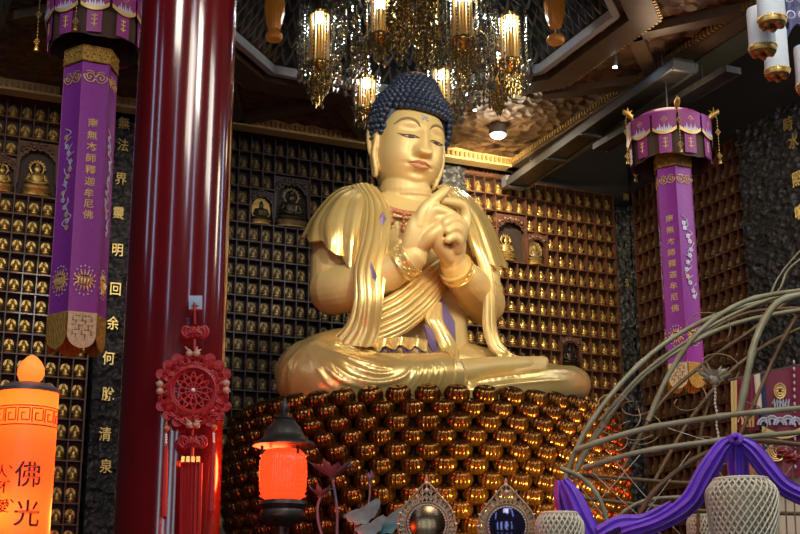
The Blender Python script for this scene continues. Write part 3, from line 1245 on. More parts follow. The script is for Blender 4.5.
b = MB()
for q in range(4):
    c, s = math.cos(q * PI / 2 + .3), math.sin(q * PI / 2 + .3)
    p0, p1, p2 = ((k * c - j * s, .375 + k * s + j * c) for k, j in ((.0, 0), (.042, 0), (.042, .03)))
    b.tube([onface(*p0), onface(*p1), onface(*p2)], .010, 6, flat=.5, up=hf)
b.obj('forehead_mark', M_urna, buddha)

# ---- hair: profile of half-widths by height in head units
HP = [(-.18, .52), (-.05, .545), (.10, .545), (.30, .55), (.48, .535), (.60, .505), (.71, .455), (.80, .395), (.87, .345), (.93, .31), (.99, .28), (1.04, .24), (1.08, .18), (1.10, .09)]


def hrad(y):
    for (a, ra), (c, rb) in zip(HP, HP[1:]):
        if a <= y <= c:
            return ra + (rb - ra) * (y - a) / (c - a)
    return .1


def hpos(y, lo, k=1.0):
    r = hrad(y) * k * (1 - .10 * max(0, 1 - (y - hairline(lo)) / .16))
    return H(math.sin(lo) * r, y, math.cos(lo) * r * (1.04 if y < .8 else 1.0) - .02)


def hairline(lo):
    a = abs((lo + PI) % (2 * PI) - PI)
    if a < .93:
        return .50 - .02 * (a / .93) ** 2
    if a < 1.25:
        return .48 - (a - .93) / .32 * .36
    return .12 - .16 * min(1, (a - 1.25) / .8)


hb = MB()
g = []
NL = 72
for i in range(NL + 1):
    lo = 2 * PI * i / NL
    y0 = hairline(lo)
    g.append([hpos(y0 + (1.095 - y0) * k / 30, lo, .905) for k in range(31)])
hb.sheet(g)
y = -.15
row = 0
while y < 1.08:
    r = hrad(y)
    sz = .052 if y < .80 else .045
    n = max(5, int(2 * PI * r / (sz * 1.62)))
    for i in range(n):
        lo = 2 * PI * (i + .5 * (row % 2)) / n
        if y < hairline(lo) - .01:
            continue
        c = hpos(y, lo)
        d = (c - H(0, y * .8, 0)).normalized()
        ex = hu.cross(d).normalized()
        ey = d.cross(ex)
        hb.ball(c, (sz, sz, sz * .8), 8, 6, (ex, ey, d))
        hb.ball(c + d * sz * .62, (sz * .55, sz * .55, sz * .5), 7, 4, (ex, ey, d))
    y += sz * 1.42 * (1 if y < .8 else .9)
    row += 1
hb.obj('hair', M_hair, buddha)
MB().ball(H(0, 1.055, 0), (.20, .20, .10), 20, 10, (hr, hf, hu)).obj('crown_jewel', M_jewel, buddha)

# ---- legs and skirt
leg = MB()


def limbL(pts, r, flat=1.0, up=None, n=24, k=6):
    P = [(*B(a, b, c), rr) for (a, b, c), rr in zip(pts, r)]
    P = crom(P, (len(P) - 1) * k + 1)
    leg.limb([V3(p[:3]) for p in P], [p[3] for p in P], n, flat, up)


limbL([(408, 362, .05), (365, 364, .30), (332, 369, .58), (315, 374, .78)], [.50, .50, .48, .44], n=32)
limbL([(312, 376, .80), (335, 382, 1.02), (375, 382, 1.16), (415, 379, 1.20), (444, 376, 1.18)], [.46, .40, .36, .32, .295], n=32)
limbL([(420, 364, .05), (470, 374, .28), (532, 382, .52), (568, 385, .66)], [.46, .40, .30, .25], n=32)
limbL([(572, 384.5, .68), (545, 386, .90), (510, 390, 1.05), (470, 394, 1.1), (430, 396, 1.1)], [.255, .27, .25, .22, .2], n=32)
leg.ball(B(415, 392, .2), (1.45, .85, .25), 32, 10, (RV, FV, Z))
# raised folds follow the cloth surface
_lt = BVHTree.FromPolygons([V3(v) for v in leg.v], leg.f)


def onleg(px, py):
    d = ray(px, py).normalized()
    h = _lt.ray_cast(CAM, d)
    return h[0] if h[0] is not None else B(px, py, 1.0)


FOLDS = [([(321, 341), (348, 347), (377, 354), (408, 361)], .032), ([(326, 357), (348, 376), (377, 383), (403, 377), (413, 364)], .036), ([(322, 362), (338, 378), (360, 386), (384, 389)], .032),
         ([(318, 346), (345, 356), (375, 366), (398, 369)], .028), ([(331, 350), (352, 366), (378, 374), (400, 371)], .028),
         ([(306, 348), (316, 366), (330, 384), (348, 394)], .022), ([(296, 352), (284, 370), (280, 394)], .03), ([(304, 345), (291, 362), (287, 392)], .022),
         ([(455, 385), (490, 379), (530, 374), (560, 371)], .026), ([(470, 390), (505, 385), (545, 381), (575, 380)], .026), ([(520, 377), (552, 370), (578, 374), (588, 386)], .024)]
for k in range(6):
    x = 414 + 5.4 * k
    FOLDS.append(([(x - 2, 361), (x + 1.5, 370), (x - 1 - (5 - k) * .6, 381), (x - 6 - (5 - k) * 1.6, 392)], .022 + .004 * (k % 2)))
for pts, r in FOLDS:
    P = [onleg(*p) for p in crom(pts, 24)]
    P = [V3(p) for p in crom(P[::3], 24)]
    leg.limb(P, [r * (.35 + .65 * math.sin(PI * (i + .5) / 24)) for i in range(24)], 8)
me = remesh(leg, .020, 3, 'robe_skirt', M_robe)
part_mesh('robe_skirt', me, M_robe, buddha)
# hem edge beside the bare shin
c = B(445, 376, 1.18)
ax = (B(452, 376, 1.18) - c).normalized()
b = MB()
e2 = Z.cross(ax).normalized()
b.tube([c + (Z * math.cos(t) * .30 - e2 * math.sin(t) * .30) for t in np.linspace(-.3, PI + .3, 24)], .022, 8)
b.obj('robe_hem', M_robe, buddha)


# ---- pleated cloth
def pleats(name, rails, m, folds, amp, th=.03, lining=None, ns=48, nt=None, wave=0.0, sharp=.6, toward=None, grow=0.0):
    """rails: list of curves across the width; each rail is a list of (px, py, fw) along the length.
    folds run along the length."""
    R = [crom([B(*p) for p in r], 26 if nt is None else nt) for r in rails]
    L = len(R[0])
    g = []
    for j in range(L):
        col = crom([tuple(r[j]) for r in R], ns)
        g.append([V3(p) for p in col])
    ctr = B(405, 270, -.2)
    out = []
    for j in range(L):
        row = []
        for i in range(ns):
            a = g[j][min(i + 1, ns - 1)] - g[j][max(i - 1, 0)]
            bb = g[min(j + 1, L - 1)][i] - g[max(j - 1, 0)][i]
            nrm = a.cross(bb).normalized()
            tw = (g[j][i] - ctr) if toward is None else toward
            if nrm.dot(tw) < 0:
                nrm = -nrm
            u = i / (ns - 1)
            ph = folds * 2 * PI * (u + .06 * math.sin(3 * u + j / L * 2.2)) + .5 * math.sin(j / L * 3)
            ph += 1.1 * math.sin(7.3 * u + folds)
            f = (.5 + .5 * math.cos(ph)) * .85 + .15 * (.5 + .5 * math.cos(2.7 * ph + 1))
            k = amp * (f ** sharp) * ((.12 + .88 * (j / (L - 1)) ** grow) if grow else (.55 + .45 * j / L))
            row.append(g[j][i] + nrm * k + (-Z * (wave * math.cos(ph)) * (j / L) ** 3 if wave else V3((0, 0, 0))))
        out.append(row)
    return MB().sheet(out, th, None).obj(name, m, buddha, smooth=70)


# short capes over the shoulders
pleats('shoulder_cape', [
    [(362, 186, .02), (338, 193, -.25), (318, 215, -.30), (307, 240, -.22)],
    [(363, 186, .12), (339, 194, .02), (319, 217, .02), (308, 239, .06)],
    [(365, 187, .22), (342, 197, .30), (324, 221, .36), (318, 243, .36)],
    [(367, 189, .32), (349, 200, .46), (336, 226, .56), (332, 249, .55)],
    [(370, 191, .40), (359, 204, .58), (350, 234, .68), (347, 264, .66)],
    [(373, 194, .46), (369, 208, .66), (363, 236, .74), (360, 266, .74)]], M_robe, 5.2, .075, wave=.05, ns=110, sharp=.9, grow=1.3)
pleats('shoulder_cape', [
    [(436, 188, .30), (449, 198, .55), (460, 222, .70), (470, 256, .72)],
    [(440, 187, .26), (456, 198, .48), (469, 223, .62), (481, 262, .62)],
    [(444, 186, .16), (463, 199, .34), (479, 225, .44), (491, 267, .42)],
    [(447, 186, .02), (468, 199, .10), (486, 226, .18), (499, 269, .18)],
    [(449, 187, -.15), (471, 200, -.18), (490, 228, -.14), (503, 267, -.12)]], M_robe, 3.6, .065, wave=.04, ns=90, sharp=.9, grow=1.3)
# long stoles
pleats('stole', [
    [(354, 188, .22), (364, 204, .60), (362, 235, .80), (356, 268, .92), (355, 300, .98), (347, 325, .92), (330, 343, .80)],
    [(362, 186, .30), (372, 206, .70), (371, 236, .92), (363, 270, 1.04), (363, 302, 1.10), (357, 328, 1.02), (345, 345, .95)],
    [(369, 187, .36), (381, 208, .76), (381, 238, .96), (374, 270, 1.06), (373, 303, 1.12), (369, 330, 1.04), (362, 347, 1.0)],
    [(375, 190, .42), (388, 212, .78), (387, 240, .94), (384, 270, 1.02), (380, 302, 1.06), (377, 330, 1.0), (373, 345, .96)]], M_robe, 5.2, .045, ns=70, nt=44)
pleats('stole', [
    [(448, 189, .18), (460, 212, .60), (468, 240, .78), (478, 268, .80), (482, 300, .78), (482, 330, .74), (490, 352, .78), (506, 361, .86)],
    [(453, 190, .16), (466, 214, .58), (476, 244, .76), (485, 270, .80), (488, 300, .78), (489, 330, .74), (497, 350, .76), (516, 360, .84)],
    [(458, 192, .12), (471, 217, .52), (481, 246, .70), (490, 270, .76), (494, 300, .74), (495, 330, .70), (503, 349, .72), (524, 359, .80)]], M_robe, 2.6, .05, ns=40, nt=44)
# diagonal folds across the waist
pleats('waist_sash', [
    [(444, 252, .62), (425, 266, .82), (400, 290, .92), (378, 304, .92), (350, 318, .86)],
    [(446, 262, .64), (430, 282, .84), (404, 306, .94), (380, 318, .94), (352, 330, .88)],
    [(444, 274, .64), (432, 296, .82), (408, 318, .92), (384, 330, .94), (356, 340, .90)],
    [(442, 290, .62), (432, 308, .78), (408, 328, .86), (386, 340, .90), (362, 348, .90)]], M_robe, 7.5, .05, ns=90, nt=34, toward=FV)
pleats('robe_end', [
    [(431, 308, .80), (424, 318, .90), (432, 334, .94), (440, 350, 1.02), (444, 362, 1.12)],
    [(436, 306, .80), (434, 320, .92), (441, 336, .96), (448, 350, 1.02), (450, 362, 1.12)],
    [(440, 304, .78), (441, 322, .90), (449, 337, .92), (455, 350, 1.0), (456, 362, 1.10)]], M_robe, 2.4, .05, ns=36, toward=FV)


def patch(name, outline, fw, m, th=.03):
    c = (sum(p[0] for p in outline) / len(outline), sum(p[1] for p in outline) / len(outline))
    k = len(outline)
    cl = [(p[0], p[1], p[2] if len(p) > 2 else fw) for p in outline]
    g = [[B(c[0] + (q[0] - c[0]) * t, c[1] + (q[1] - c[1]) * t, fw + (q[2] - fw) * t + .03 * (1 - t)) for t in (.02, .5, 1)] for q in cl + [cl[0]]]
    return MB().sheet(g, th, FV).obj(name, m, buddha)


patch('violet_lining', [(383, 212), (390, 226), (388, 246), (380, 256), (377, 240), (379, 222)], .93, M_lining)
patch('violet_lining', [(371, 262), (378, 278), (376, 292), (367, 278)], 1.12, M_lining)
patch('violet_lining', [(459, 205, .5), (466, 212, .55), (472, 232, .62), (470, 246, .72), (462, 232, .66)], .64, M_lining)
patch('violet_lining', [(424, 324), (433, 331), (438, 343), (436, 356), (429, 345)], .98, M_lining)
patch('violet_lining', [(432, 352), (442, 354), (441, 361), (433, 361)], 1.12, M_lining)
patch('violet_lining', [(437, 290, .74), (455, 322, .74), (456, 345, .8), (448, 338, .86), (440, 312, .82)], .78, M_lining)
# frilled waistband under the sash
for nm, m, yo, fo, ph in (('waist_frill', M_robe, 0, .05, 0.0), ('waist_frill', M_lining, 5, .0, 1.2), ('waist_frill', M_robe, 7, -.03, 2.4)):
    g = []
    for i in range(60):
        t = i / 59
        px = 374 + 54 * t
        w = math.sin(t * 22 + ph)
        y0 = 340 - 3 * math.sin(t * PI) + yo
        f = .92 + .12 * math.sin(t * PI) + fo
        g.append([B(px, y0, f), B(px + .6 * w, y0 + 5, f + .05 + .05 * w), B(px + w, y0 + 10 + 2.2 * w, f + .07 + .07 * w)])
    MB().sheet(g, .02, FV).obj(nm, m, buddha, label='violet frill showing under the gold one' if m is M_lining else None)
# necklace
b = MB()
P = crom([B(376, 199, .50), B(386, 206, .70), B(400, 211, .76), (B(415, 213, .76)), B(430, 212, .68)], 34)
b.tube(P, .026, 8)
for i, p in enumerate(P):
    b.ball(p - Z * .02, .026 + .01 * (i % 2), 8, 5)
for i in (11, 18, 26):
    p = P[i]
    for k in range(5):
        b.ball(p - Z * (.05 + (.05 if i != 11 else .035) * k) + FV * .03, (.028, .026, .03) if k < 4 else (.046, .04, .055), 8, 5)
b.obj('necklace', M_coral, buddha)
# bracelets
for p, q, r in (((400, 265.5, 1.07), (412, 257.5, 1.19), .225), ((458.5, 273, 1.0), (454.5, 266, 1.11), .225)):
    a, c = B(*p), B(*q)
    d = (c - a).normalized()
    e1 = d.orthogonal().normalized()
    b = MB()
    ln = (c - a).length
    prof = [(r * .80, 0), (r * 1.0, 0), (r * 1.05, .03), (r * .98, .05), (r * .98, ln - .05), (r * 1.03, ln - .03), (r * .98, ln), (r * .80, ln)]
    b.lathe(prof, a, 40, ax=(e1, d.cross(e1), d))
    for k in range(26):
        t = 2 * PI * k / 26
        o = e1 * math.cos(t) + d.cross(e1) * math.sin(t)
        b.ball(a + d * ln * (.38 + .24 * (k % 2)) + o * r * .972, .017, 6, 4)
    b.obj('bracelet', M_robe, buddha)
# ------------------------------------------------------------------ lotus bud throne
TC = V3((at(424, 400, 17.1).x, 17.1, 0))
throne = thing('lotus_throne', 'round tiered throne of ribbed bronze lotus buds carrying the golden statue', 'lotus throne', TC)
NROW, DZ, ZT = 13, .162, 4.20
PROF = [2.40, 2.44, 2.48, 2.50, 2.52, 2.52, 2.51, 2.49, 2.46, 2.42, 2.37, 2.31, 2.24]
MB().lathe([(2.05, 0), (2.1, .15), (1.95, .3), (1.9, 1.5), (2.02, 1.9), (2.12, ZT - DZ * 11), (2.30, ZT - DZ * 6), (2.30, ZT - .05), (2.1, ZT - .03)], TC, 64).obj('core', M_core, throne)
MB().lathe([(2.12, ZT - .12), (2.22, ZT - .10), (2.22, ZT - .075), (2.0, ZT - .07)], TC, 64).obj('platform', M_giltd, throne)


def bud_mesh():
    m = MB()
    prof = []
    for k in range(15):
        q = -PI / 2 + PI * (k + .15) / 14.3
        r = .152 * math.cos(q) ** .8
        z = .118 * math.sin(q)
        if q > 1.0:
            z -= .05 * (q - 1.0)
        prof.append((max(r, .004), z))
    m.lathe(prof, (0, 0, 0), 60, rib=lambda t, i: 1 - .15 * abs(math.cos(t * 8)) ** 2.5)
    m.tube([(0, 0, .07), (0, 0, .105)], [.03, .012], 8)
    m.tube([(-.24, 0, -.02), (-.1, 0, -.01)], .04, 6)
    return m


bud0 = bud_mesh()
bud_me = bud0.mesh('lotus_bud', M_bud, smooth=80)
buds = []
for r in range(NROW):
    n = 45
    for i in range(n):
        a = 2 * PI * (i + .5 * (r % 2)) / n
        o = V3((math.sin(a), -math.cos(a), 0))
        if -o.y < -.25:
            continue
        p = V3((TC.x, TC.y, ZT - r * DZ)) + o * (PROF[r] + random.uniform(-.012, .012))
        tilt = math.radians(24 + random.uniform(-5, 5))
        x, y = proj(p)
        vis = -12 < x < 812 and y < 546 and not inside((x, y), _OCC[0])
        if (p - CAM).xy.normalized().dot(-o.xy) < -.12:
            continue
        R = Matrix.Rotation(a - PI / 2, 4, 'Z') @ Matrix.Rotation(tilt, 4, 'Y') @ Matrix.Rotation(random.uniform(-.2, .2), 4, 'Z')
        buds.append((0 if vis else 1, (p - CAM).length, p, R))
buds.sort(key=lambda q: q[:2])
for v, d, p, R in buds[:100]:
    o = bpy.data.objects.new('lotus_bud', bud_me)
    o.parent = throne
    M = R.copy()
    M.translation = p - BASE[throne]
    o.matrix_local = M
    COL.objects.link(o)
m = MB()
for v, d, p, R in buds[100:]:
    m.add([R @ V3(c) + p for c in bud0.v], bud0.f)
m.obj('lotus_buds', M_bud, throne, kind='stuff', smooth=80)
# ------------------------------------------------------------------ hanging canopy banners
def squiggle(mb, P, ex, ey, ez, pts, r, n=20):
    mb.tube([P + ex * x + ey * y + ez * .006 for x, y in crom(pts, n)], r, 5)


def scroll(mb, P, ex, ey, ez, s, r):
    """mirrored curling tendrils"""
    for k in (-1, 1):
        squiggle(mb, P, ex * k, ey, ez, [(0, .02 * s), (.12 * s, .16 * s), (.30 * s, .15 * s), (.33 * s, .0), (.22 * s, -.07 * s), (.17 * s, .03 * s), (.24 * s, .07 * s)], r)
        squiggle(mb, P, ex * k, ey, ez, [(.02 * s, -.04 * s), (.10 * s, -.16 * s), (.26 * s, -.19 * s), (.40 * s, -.08 * s), (.46 * s, .06 * s), (.38 * s, .10 * s)], r)
        squiggle(mb, P, ex * k, ey, ez, [(.05 * s, .2 * s), (.2 * s, .27 * s), (.36 * s, .24 * s)], r)


def medallion(mb, mb2, P, ex, ey, ez, s, r):
    for k in range(16):
        t = 2 * PI * k / 16
        c, q = math.cos(t), math.sin(t)
        a = .22 * s
        b = (.40 + .06 * (k % 2)) * s
        mb.tube([P + ex * (c * a * 1.2) + ey * (q * a) + ez * .005, P + ex * (c * b * .9) + ey * (q * b) + ez * .005], [r * 1.6, r * .5], 5)
        mb2.ball(P + ex * (c * .50 * s * .8) + ey * (q * .56 * s) + ez * .004, (r * 1.5, r * 1.5, r), 5, 3, (ex, ey, ez))
    for k in range(-2, 3):
        mb.tube([P + ex * (k * .10 * s) + ey * (-.16 * s) + ez * .006, P + ex * (k * .13 * s) + ey * (.02 * s) + ez * .012, P + ex * (k * .07 * s) + ey * (.15 * s) + ez * .006], [r, r * 2.2, r * .4], 5)


def blossom(mb, mb2, P, ex, ey, ez, H, r, seed):
    rr = random.Random(seed)
    y = -H / 2
    while y < H / 2:
        x = .05 * math.sin(y * 9)
        q = rr.choice((mb, mb2, mb2))
        for k in range(5):
            t = 2 * PI * k / 5
            q.ball(P + ex * (x + .022 * math.cos(t)) + ey * (y + .022 * math.sin(t)) + ez * .004, (r * 1.9, r * 1.9, r * .6), 5, 3, (ex, ey, ez))
        squiggle(mb2, P, ex, ey, ez, [(x, y), (x + rr.uniform(-.09, .09), y + .05), (x + rr.uniform(-.07, .07), y + .11)], r * .7, 8)
        y += rr.uniform(.07, .12)


def banner(label, top, bot, R, off, text, face, chars_y, csize, dark_first, n_pan, pan_off, canopy_px, CR, group, zt):
    """top / bot: centres of the tube's ends (vectors)"""
    root = thing('canopy_banner', label, 'hanging banner', V3((bot.x, bot.y, bot.z)), group)
    axis = (top - bot).normalized()
    ex = V3((1, 0, 0)) - axis * axis.x
    ex.normalize()
    ey = axis.cross(ex)                       # away from the camera

    def ring(k, p, r):
        t = math.radians(off + 60 * k)
        return p + ex * (r * math.cos(t)) + ey * (-r * math.sin(t))
    L = (top - bot).length
    for k in range(6):                        # six satin faces
        a0, a1, b0, b1 = ring(k, top, R), ring(k + 1, top, R), ring(k, bot, R * 1.02), ring(k + 1, bot, R * 1.02)
        g = [[b0 + (b1 - b0) * (i / 8) + (((a0 + (a1 - a0) * (i / 8)) - (b0 + (b1 - b0) * (i / 8))) * (j / 12)) for j in range(13)] for i in range(9)]
        fc = ((a0 + a1 + b0 + b1) / 4 - (top + bot) / 2).normalized()
        for i in range(9):
            for j in range(13):
                g[i][j] = g[i][j] - fc * (.012 * math.sin(PI * i / 8))
        MB().sheet(g, .006, fc).obj('satin_face', M_purple, root)
        ed = MB()
        ed.tube([b0 + fc * .002, a0 + fc * .002], .006, 6)
        ed.obj('seam', M_magenta, root)
        # shield-ended flap
        w = (b1 - b0).length
        e = (b1 - b0).normalized()
        H = .42 * w / .33
        poly = [(-.5 * w, 0), (.5 * w, 0)] + [(.5 * w * math.cos(t), -.62 * H - .38 * H * math.sin(t)) for t in np.linspace(0, PI, 13)]
        fl = MB().prism(poly, (b0 + b1) / 2 + fc * .004, e, axis, fc * .012)
        front = fc.dot((CAM - bot).normalized())
        if e.cross(axis).dot(fc) < 0:
            e = -e
        fl = fl.obj('shield_flap', M_cream if k == face else M_goldcl, root, smooth=False)
        if front > .1:
            em, es = MB(), MB()
            mid = (a0 + a1) / 2 + fc * .0
            scroll(em, (a0 + a1) / 2 - axis * .19 + fc * .0, e, axis, fc, w * .95, .007)
            medallion(em, es, (b0 + b1) / 2 + axis * .38, e, axis, fc, w * .95, .008)
            em.tube([(b0 + fc * .005), (b1 + fc * .005)], .008, 5)
            if k == face:
                for ch, y in zip(text, chars_y):
                    put_glyph(em, ch, bot + axis * (L * y) + (ring(k, V3((0, 0, 0)), R) + ring(k + 1, V3((0, 0, 0)), R)) / 2 + fc * .0, e, axis, csize, 1.1, .5)
                fr = MB()
                fo = (b0 + b1) / 2 + fc * .018
                for yy in range(5):
                    y0 = -.10 * H - .13 * H * yy
                    for x in range(-3, 4):
                        if (x + yy) % 3:
                            fr.box(fo + e * (x * w * .11) + axis * y0, (w * .075, .006, .012), (e, fc, axis))
                        if (x * 2 + yy) % 3 == 0:
                            fr.box(fo + e * (x * w * .11) + axis * (y0 - .06 * H), (.010, .006, H * .10), (e, fc, axis))
                fr.obj('fret_stitching', M_giltd, fl, smooth=False)
            else:
                blossom(em, es, bot + axis * (L * .52) + (ring(k, V3((0, 0, 0)), R) + ring(k + 1, V3((0, 0, 0)), R)) / 2, e, axis, fc, L * .38, .009, k)
            em.obj('gold_stitching', M_embro, root)
            if es.v:
                es.obj('silver_stitching', M_silver, root)
    # brocade collar at the head of the tube
    for k in range(6):
        a0, a1 = ring(k, top + axis * .01, R * 1.05), ring(k + 1, top + axis * .01, R * 1.05)
        g = [[a0, a0 + axis * .2], [a1, a1 + axis * .2]]
        cb = MB().sheet(g, .01)
        fc = ((a0 + a1) / 2 - top).normalized()
        e = (a1 - a0).normalized()
        for q in (-.25, 0.25):
            for t in np.linspace(0, 2 * PI, 7)[:-1]:
                cb.ball((a0 + a1) / 2 + axis * (.10 + .045 * math.sin(t)) + e * (q * (a1 - a0).length + .05 * math.cos(t)) + fc * .005, .016, 5, 3)
        cb.tube([a0 + axis * .01, a1 + axis * .01], .01, 5)
        cb.tube([a0 + axis * .195, a1 + axis * .195], .01, 5)
        cb.obj('brocade_collar', M_goldcl, root)
    # round canopy
    cz = canopy_px                            # centre of the canopy's top rim
    g = [[cz + ex * (CR * .93 * (1 + .02 * math.sin(a * 15)) * math.cos(a)) + ey * (CR * .93 * (1 + .02 * math.sin(a * 15)) * math.sin(a)) - axis * z for z in (.02, .25, .5, .62 + .03 * math.sin(a * 4))]
         for a in np.linspace(0, 2 * PI, 91)]
    MB().sheet(g, .004).obj('gauze_curtain', M_drape, root)
    tp = MB().lathe([(CR * .3, .22), (CR * .8, .10), (CR * 1.0, .0), (CR * 1.0, -.03), (.02, -.03)], cz, 40, ax=(ex, -ey, axis))
    tp.obj('canopy_top', M_magenta, root)
    for i in range(n_pan):
        a = math.radians(pan_off) + 2 * PI * i / n_pan
        da = PI / n_pan * .90

        def cyl(t, z, k=1.0):
            return cz + ex * (CR * k * math.cos(t)) - ey * (CR * k * math.sin(t)) - axis * z
        fc = (cyl(a, 0) - cz).normalized()
        e = axis.cross(fc).normalized()
        frontal = fc.dot((CAM - cz).normalized()) > -.15
        H = .34
        g = []
        for j in range(9):
            t = a - da + 2 * da * j / 8
            low = H - .07 * (abs(j - 4) / 4) ** 2
            g.append([cyl(t, low * q / 4, 1.03) for q in range(5)])
        sc = MB().sheet(g, .008).obj('valance_panel', M_magenta, root)
        g2_ = []
        for j in range(9):
            t = a - da + 2 * da * j / 8
            low = H - .07 * (abs(j - 4) / 4) ** 2
            g2_.append([cyl(t, low - .045, 1.04), cyl(t, low + .005, 1.04)])
        MB().sheet(g2_, .006).obj('gold_border', M_embro, sc)
        if frontal:
            P = cyl(a, .12, 1.03)
            em = MB()
            em.tube([P + e * (.045 * math.cos(t)) + axis * (.045 * math.sin(t)) + fc * .004 for t in np.linspace(0, 2 * PI, 5)], .007, 4)
            em.ball(P + fc * .004, (.015, .015, .006), 6, 4, (e, axis, fc))
            em.obj('diamond_motif', M_embro, sc)
            mt = MB()
            P = cyl(a, H - .065, 1.035)
            for x in (-3, -2, -1, 0, 1, 2, 3):
                hh = .05 + .045 * (x % 2 == 0) - .006 * abs(x)
                mt.prism([(-.018, -.02), (.018, -.02), (0, hh)], P + e * (x * CR * .055) + fc * .004 + axis * .012 * abs(x) * .4, e, axis, fc * .004)
            mt.obj('silver_peaks', M_silver, sc, smooth=False)
        w = CR * .17
        tb = MB().sheet([[cyl(a - da * .55 + da * 1.1 * j / 4, H - .06 + .33 * q / 3, .985) for q in range(4)] for j in range(5)], .006).obj('tab', M_magenta, root)
        if frontal:
            em = MB()
            P = cyl(a, H + .12, .985)
            em.tube([P + axis * .08 + fc * .004, P - axis * .08 + fc * .004], .008, 5)
            for yy in (-.06, 0, .05):
                em.tube([P + e * -.035 + axis * (yy + .015) + fc * .005, P + axis * yy + fc * .006, P + e * .035 + axis * (yy + .015) + fc * .005], .007, 5)
            em.obj('tab_motif', M_embro, tb)
    # dragon-head finials with hanging chains between the panels
    for i in range(n_pan):
        if i % 2:
            continue
        a = math.radians(pan_off) + 2 * PI * (i + .5) / n_pan
        o = ex * math.cos(a) - ey * math.sin(a)
        p = cz + o * (CR * 1.12) + axis * .05
        f = MB()
        f.tube([cz + o * CR * .9, p - o * .02], .014, 6)
        f.limb([p - o * .05, p + axis * .05, p + o * .05 + axis * .08], [.03, .045, .03], 8)
        for t in np.linspace(0, 2 * PI, 8)[:-1]:
            f.tube([p + axis * .06, p + axis * (.06 + .09 * math.cos(t)) + o * (.09 * math.sin(t))], [.016, .005], 5)
        f = f.obj('finial', M_gilt, root)
        c = MB()
        for k in range(14):
            c.ball(p + o * .04 - axis * (.05 + .045 * k), (.008, .008, .02), 5, 3)
        for k in (4, 12):
            for t in np.linspace(0, 2 * PI, 7)[:-1]:
                c.ball(p + o * .04 - axis * (.05 + .045 * k) + ex * (.028 * math.cos(t)) + axis * (.028 * math.sin(t)), .013, 5, 3)
        q = p + o * .04 - axis * .70
        c.lathe([(.008, .06), (.02, .05), (.03, .0), (.028, -.01), (.005, -.01)][::-1], q, 10)
        c.obj('hanging_chain', M_gilt, f)
    MB().tube([cz + axis * .1, V3((cz.x + axis.x, cz.y, zt))], .012, 8).obj('hanging_cord', M_black, root)
    return root


DHARMA = '南無本師釋迦牟尼佛'
YL = 14.5
sL = YL / FPX
topL, botL = at(91, 72, YL), at(77, 318, YL)
LL = (topL - botL).length
yy = [1 - (y - 72) / 246 for y in (133, 145.5, 157, 168.5, 180, 191.5, 203, 213.5, 224)]
banner('broad purple satin banner with hanging canopy left of the red column', topL, botL, .315, -26, DHARMA, 1, yy, .115, 0, 10, 6, at(97, 6, YL), .57,
       'canopy banners either side of the statue', 14.0)
YR = 17.5
topR, botR = at(673, 172, YR), at(685, 366, YR)
yy = [1 - (y - 172) / 194 for y in (224, 235.5, 247, 258, 269, 280, 291, 302, 313)]
banner('narrow purple satin banner with small canopy before the side niche wall', topR, botR, .265, 35, DHARMA, 1, yy, .11, 0, 10, 0, at(668.5, 126, YR), .575,
       'canopy banners either side of the statue', 14.0)

# ------------------------------------------------------------------ orange candle-shaped lamp
YC = 8.0
pc = at(28, 400, YC)
zt = at(28, 392, YC).z
r0 = 29.5 * YC / FPX * 1.02
zb = 1.05
k = thing('candle_lamp', 'big glowing orange candle-shaped lamp with a bud-shaped flame at the left edge', 'candle lamp', (pc.x, YC, 0))
m = MB()
m.sheet([[V3((pc.x + r0 * math.cos(t), YC + r0 * math.sin(t), zb + (zt - zb) * j / 6)) for j in range(7)] for t in np.linspace(0, 2 * PI, 81)])
m.obj('lamp_shade', M_candle, k)
MB().lathe([(r0 * 1.03, zt - .012), (r0 * 1.04, zt + .008), (r0 * .8, zt + .04), (r0 * .35, zt + .058), (.01, zt + .06)], (pc.x, YC, 0), 48).obj('lid', mat('grey_lid', (.16, .12, .12), .35, .3), k)
fh = 30 * YC / FPX
MB().lathe([(.035, zt + .05), (.068, zt + .075), (.083, zt + .11), (.08, zt + .15), (.06, zt + .19), (.03, zt + .222), (.004, zt + .235)], (pc.x + .006, YC, 0), 32,
           rib=lambda t, i: 1 + .04 * math.cos(t * 6)).obj('flame', M_flame, k)
MB().lathe([(.3, 0), (.32, .06), (.2, .12), (.14, .3), (.14, .8), (.22, 1.0), (.2, 1.06)], (pc.x, YC, 0), 40).obj('pedestal', M_woodd, k)
fret = MB()


def oncyl(px, py, rr):
    """point of the lamp shade in front of the pixel"""
    d = ray(px, py)
    c = V3((pc.x, YC, 0))
    o = CAM - c
    A, Bq, Cq = d.x ** 2 + d.y ** 2, 2 * (o.x * d.x + o.y * d.y), o.x ** 2 + o.y ** 2 - rr * rr
    return CAM + d * ((-Bq - math.sqrt(max(Bq * Bq - 4 * A * Cq, 0))) / (2 * A))


zf = at(28, 419, YC).z


def cylp(t, z):
    return V3((pc.x + math.sin(t) * r0 * 1.004, YC - math.cos(t) * r0 * 1.004, z))


for zz in (zf + .058, zf - .058):
    fret.tube([cylp(t, zz) for t in np.linspace(0, 2 * PI, 97)], .004, 5)
for i in range(14):
    t0 = 2 * PI * i / 14
    w = 2 * PI / 14
    pts = [(0, -.042), (0, .042), (.82, .042), (.82, -.03), (.26, -.03), (.26, .012), (.55, .012)]
    P = []
    for (a, b), (c, d) in zip(pts, pts[1:]):
        P += [cylp(t0 + w * (a + (c - a) * q / 6), zf + b + (d - b) * q / 6) for q in range(6)]
    fret.tube(P, .0038, 5)
fret.obj('fret_band', M_ink, k)
wr = MB()


